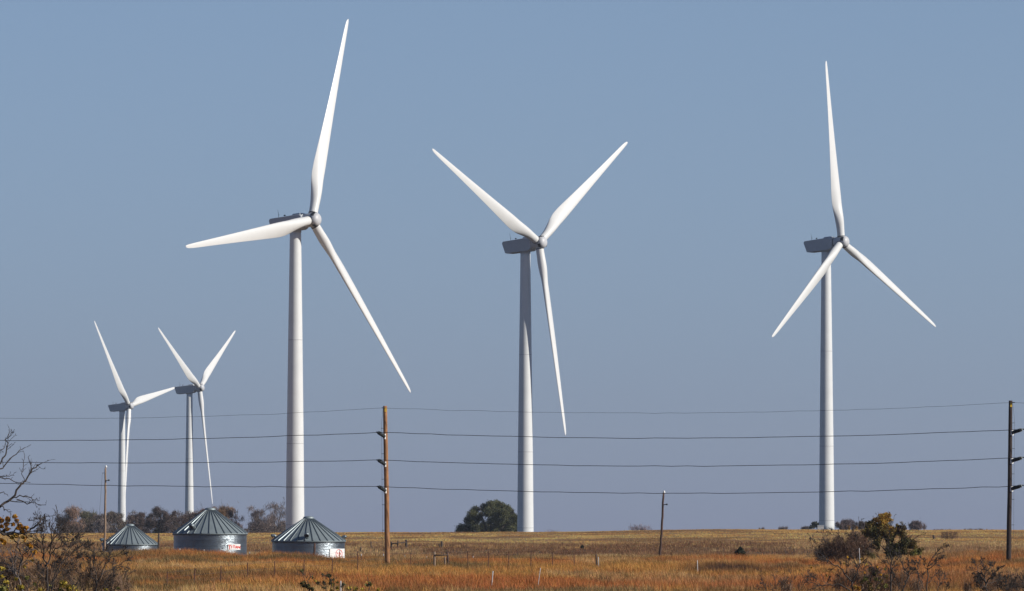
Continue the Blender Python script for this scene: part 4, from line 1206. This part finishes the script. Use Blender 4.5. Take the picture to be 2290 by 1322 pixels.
yl = [(760, 760, 2.2), (960, 790, 3.0), (990, 785, 2.2), (710, 850, 3), (225, 915, 3), (445, 1030, 3.4), (1005, 985, 2.5), (1150, 850, 2.5), (1190, 900, 3), (870, 1200, 5), (920, 1220, 5), (790, 1240, 4), (1240, 1020, 3), (1030, 870, 2.5), (1120, 780, 2.5)]
gl = [(1020, 1080, 6), (1080, 1150, 6), (960, 1120, 5), (1180, 1080, 5), (1250, 1110, 5), (1320, 1040, 5), (1140, 1000, 5), (1080, 940, 5), (1180, 960, 4), (1300, 930, 4), (1090, 1230, 7), (1200, 1200, 6), (1310, 1180, 5)]
shrub('dark-branched bare shrub with sparse yellow leaves below the dark thicket', 235,
      [(Z3((830, 1330), (820, 1130), (720, 1000), (650, 920), (540, 860), (440, 800), (390, 750)), 1.1), (Z3((820, 1130), (870, 1040), (905, 900), (860, 820), (855, 760)), .9), (Z3((720, 1000), (760, 900), (765, 780)), .6), (Z3((900, 960), (950, 860), (1000, 800)), .5), (Z3((650, 920), (660, 870), (620, 800)), .4),
       (Z3((830, 1330), (760, 1230), (650, 1160), (540, 1150), (400, 1185), (230, 1140), (110, 1130)), .9), (Z3((400, 1185), (470, 1120), (500, 1040)), .4), (Z3((230, 1140), (180, 1080), (120, 1060)), .3)],
      base_px=1907, levels=3, ratio=.34, nchild=6, r0=.034, seed=12, depth=.7, rmin=.0065, blobs=[(1780 + x / 6.543, 1130 + y / 6.543, s, 'gold' if i % 2 else 'orange') for i, (x, y, s) in enumerate(yl)], nleaf=420, lsize=.07, group='bare shrubs at the lower right')
shrub('green-leaved dark shrub in the lower right, below the big bush', 242,
      [(Z3((1080, 1330), (1070, 1120), (1010, 1030), (930, 940)), 1.), (Z3((1070, 1150), (1120, 1000), (1100, 860)), .7), (Z3((1100, 1330), (1230, 1120), (1320, 980)), .7), (Z3((1060, 1060), (1140, 1010), (1190, 900)), .5)],
      base_px=1945, levels=3, ratio=.4, nchild=6, r0=.028, seed=13, depth=.8, rmin=.0065, name='leafy_shrub', blobs=[(1780 + x / 6.543, 1130 + y / 6.543, s, 'olive' if i % 3 else 'green') for i, (x, y, s) in enumerate(gl)], nleaf=750, lsize=.075, group='bare shrubs at the lower right')
shrub('slim upright dark bare tree rising in front of the big bush', 238,
      [(Z3((1385, 1330), (1390, 1100), (1395, 890), (1400, 770), (1370, 680), (1335, 590)), 1.1), (Z3((1395, 890), (1340, 840), (1280, 800)), .6), (Z3((1400, 1000), (1440, 900), (1430, 820)), .5), (Z3((1390, 1150), (1450, 1020), (1470, 940)), .5)],
      levels=3, ratio=.34, nchild=6, r0=.034, seed=14, depth=.6, rmin=.0065, group='bare shrubs at the lower right')
shrub('crooked dark bare shrub second from the slim upright bare tree', 236,
      [(Z3((1550, 1330), (1580, 1200), (1620, 1100), (1670, 1020), (1600, 960), (1560, 870), (1555, 820)), 1.1), (Z3((1670, 1020), (1720, 940), (1740, 850)), .5), (Z3((1600, 960), (1650, 880), (1640, 800)), .5), (Z3((1780, 1330), (1790, 1100), (1800, 960), (1780, 860)), .6), (Z3((1500, 1330), (1490, 1150), (1440, 1000)), .6)],
      levels=3, ratio=.36, nchild=6, r0=.032, seed=15, depth=.6, rmin=.0065, group='bare shrubs at the lower right')
shrub('tall thin bare shrub with long twigs in front of the hill post', 240,
      [(Z3((1905, 1330), (1925, 1100), (1925, 930), (1940, 860), (1990, 780), (2060, 680), (2130, 605)), 1.0), (Z3((1925, 930), (1860, 850), (1825, 720)), .6), (Z3((1925, 940), (2010, 890), (2080, 830), (2120, 770)), .7), (Z3((1925, 1140), (2010, 1070), (2100, 950)), .6), (Z3((1900, 1280), (1790, 1050), (1740, 960)), .5), (Z3((2050, 1330), (2090, 1200), (2130, 1120), (2190, 1040)), .6), (Z3((2170, 1330), (2200, 1200), (2260, 1130)), .6), (Z3((2090, 1200), (2120, 1050), (2110, 980)), .4)],
      levels=3, ratio=.34, nchild=6, r0=.028, seed=16, depth=.6, rmin=.0065, group='bare shrubs at the lower right')
shrub('stout dark bare shrub near the bottom right below the dark utility pole', 236,
      [(Z4((970, 1400), (960, 1250), (940, 1120), (930, 1040), (960, 980), (1040, 920)), 1.2), (Z4((960, 1190), (1000, 1110), (1060, 1070), (1110, 1000), (1165, 950)), .9), (Z4((940, 1080), (880, 1020), (820, 1010), (820, 910), (880, 840)), .8), (Z4((930, 1120), (850, 1070), (750, 1050)), .6), (Z4((960, 1260), (860, 1200), (820, 1120)), .6), (Z4((970, 1200), (1100, 1150), (1210, 1110)), .5), (Z4((940, 1330), (880, 1260), (840, 1180)), .6)],
      levels=3, ratio=.42, nchild=7, r0=.036, seed=17, depth=.7, rmin=.0065, group='bare shrubs at the lower right')
shrub('hazy brown twiggy shrub right of the stout bare shrub', 240,
      [(Z4((1300, 1400), (1330, 1250), (1370, 1080)), .7), (Z4((1320, 1400), (1400, 1250), (1480, 1170)), .7), (Z4((1290, 1400), (1240, 1250), (1230, 1150)), .7), (Z4((1310, 1400), (1300, 1240), (1290, 1130)), .7)],
      levels=4, ratio=.44, nchild=5, r0=.022, seed=18, depth=.7, rmin=.0065, group='bare shrubs at the lower right')
shrub('bare dark branch entering at the bottom right edge', 232,
      [(Z4((1700, 1400), (1640, 1280), (1590, 1190), (1550, 1100), (1500, 1010)), 1.), (Z4((1590, 1190), (1620, 1090), (1600, 1020)), .5), (Z4((1640, 1280), (1560, 1230), (1480, 1260)), .5)],
      levels=3, ratio=.36, nchild=4, r0=.04, seed=19, depth=.6, rmin=.0065, group='bare shrubs at the lower right')
# reddish bush on the hill
r = np.random.default_rng(77)
def hill_bush(label, px, top, hw, d, tint, n, seed):
    r = np.random.default_rng(seed); g = ground_at(px, d); H = at(px, top, d)[2] - g[2]; W = hw * d / F
    root = thing('bare_shrub', label, 'shrub', g, 'thin shrubs on the tan hill')
    st = [(np.array([g + [x * .3, 0, 0], g + np.array([x * .7, r.uniform(-.3, .3), H * .5]), g + np.array([x, r.uniform(-.5, .5), H * r.uniform(.8, 1)])]), np.array([.04, .03, .012])) for x in np.linspace(-W * .85, W * .85, 7)]
    wood_mesh(skeleton(r, st, 2, .4, 4, .2, .7, .010)).build('branches', 'bark_dark', root)
    C = g + np.stack([r.uniform(-W, W, n), r.uniform(-W, W, n), H * (.15 + .8 * r.random(n))], -1)
    V, t = twig_strips(r, C, .45, .028, np.array(tint), .6)
    obj_of('twigs', fast_mesh('twigs', V - g, 4, t, 'twigs'), root)
hill_bush('thin reddish-brown bush on the tan hill left of the dark utility pole', 2122, 1189, 19, 1030, (.165, .092, .055), 900, 1)

# ------------------------------------------------------------------ grass cover (last: keeps clear of the bins)
grass('tall_grass', 'tall orange and rust prairie grass covering the foreground', 165000, 255, 690, (.16, .98), prairie_tint, 10, .035, -.10, 31, clear_of_bins, front=.68)
grass('weeds', 'brown and grey weeds in the dip below the tan hill', 42000, 700, 985, (.2, .75), weed_tint, 8, .06, -.05, 32, clear_of_bins)
grass('pasture_grass', 'short tan pasture grass on the far hillside', 170000, 930, 1330, (.06, .26), hill_tint, 5, .07, -.05, 33)

# ------------------------------------------------------------------ thin haze in the air
mb = MB(); mb.box((0, 4350, 45), (9200, 9400, 240))
hz = MATS['haze'] = bpy.data.materials.new('haze'); hz.use_nodes = True
hn = hz.node_tree; hn.nodes.remove(hn.nodes['Principled BSDF'])
pv = hn.nodes.new('ShaderNodeVolumePrincipled'); pv.inputs['Color'].default_value = (.80, .88, 1, 1); pv.inputs['Density'].default_value = 4e-5
pv.inputs['Anisotropy'].default_value = .2
hn.links.new(pv.outputs[0], hn.nodes['Material Output'].inputs['Volume'])
tag(mb.build('haze', 'haze'), 'thin pale haze filling the air over the prairie', kind='stuff')

# ------------------------------------------------------------------ sky, sun, camera
w = bpy.data.worlds.new('World'); S.world = w; w.use_nodes = True
nt = w.node_tree; N = nt.nodes; L = nt.links
bg = N['Background']
sky = N.new('ShaderNodeTexSky'); sky.sky_type = 'NISHITA'; sky.sun_disc = False
sky.sun_elevation = SUN_EL
sky.sun_rotation = math.pi - SUN_AZ
sky.altitude = 3000; sky.air_density = .5; sky.dust_density = 0; sky.ozone_density = 3.0
# a dull blue-mauve haze lies along the horizon of the sky and thins upwards
tc = N.new('ShaderNodeTexCoord'); sp = N.new('ShaderNodeSeparateXYZ'); L.new(tc.outputs['Generated'], sp.inputs[0])
m1 = N.new('ShaderNodeMath'); m1.operation = 'MAXIMUM'; m1.inputs[1].default_value = 0; L.new(sp.outputs[2], m1.inputs[0])
c_ = sky.outputs[0]
for hcol, hs in (((2.2, 3.08, 3.72), .16), ((1.80, 2.08, 3.0), .05)):
    m2 = N.new('ShaderNodeMath'); m2.operation = 'MULTIPLY'; m2.inputs[1].default_value = -1 / hs; L.new(m1.outputs[0], m2.inputs[0])
    m3 = N.new('ShaderNodeMath'); m3.operation = 'EXPONENT'; L.new(m2.outputs[0], m3.inputs[0])
    mx = N.new('ShaderNodeMix'); mx.data_type = 'RGBA'; L.new(m3.outputs[0], mx.inputs[0]); L.new(c_, mx.inputs[6])
    mx.inputs[7].default_value = (*hcol, 1); c_ = mx.outputs[2]
L.new(c_, bg.inputs['Color'])
bg.inputs['Strength'].default_value = .12
sun = bpy.data.lights.new('sun', 'SUN'); sun.energy = 5.0; sun.angle = R(.53); sun.color = (1, .945, .86)
so = bpy.data.objects.new('sun', sun); COL.objects.link(so)
so.rotation_euler = SUN_DIR.to_track_quat('Z', 'Y').to_euler()
so.location = (200, -50, 150)
cam = bpy.data.cameras.new('camera'); co = bpy.data.objects.new('camera', cam); COL.objects.link(co)
cam.sensor_width = 36; cam.lens = F / 2290 * 36
cam.clip_start = 1; cam.clip_end = 60000
co.location = (0, 0, EYE); co.rotation_euler = (math.pi / 2 + PITCH, 0, 0)
S.camera = co
S.view_settings.view_transform = 'Standard'; S.view_settings.look = 'None'
S.view_settings.exposure = 0; S.view_settings.gamma = 1; S.view_settings.use_curve_mapping = False
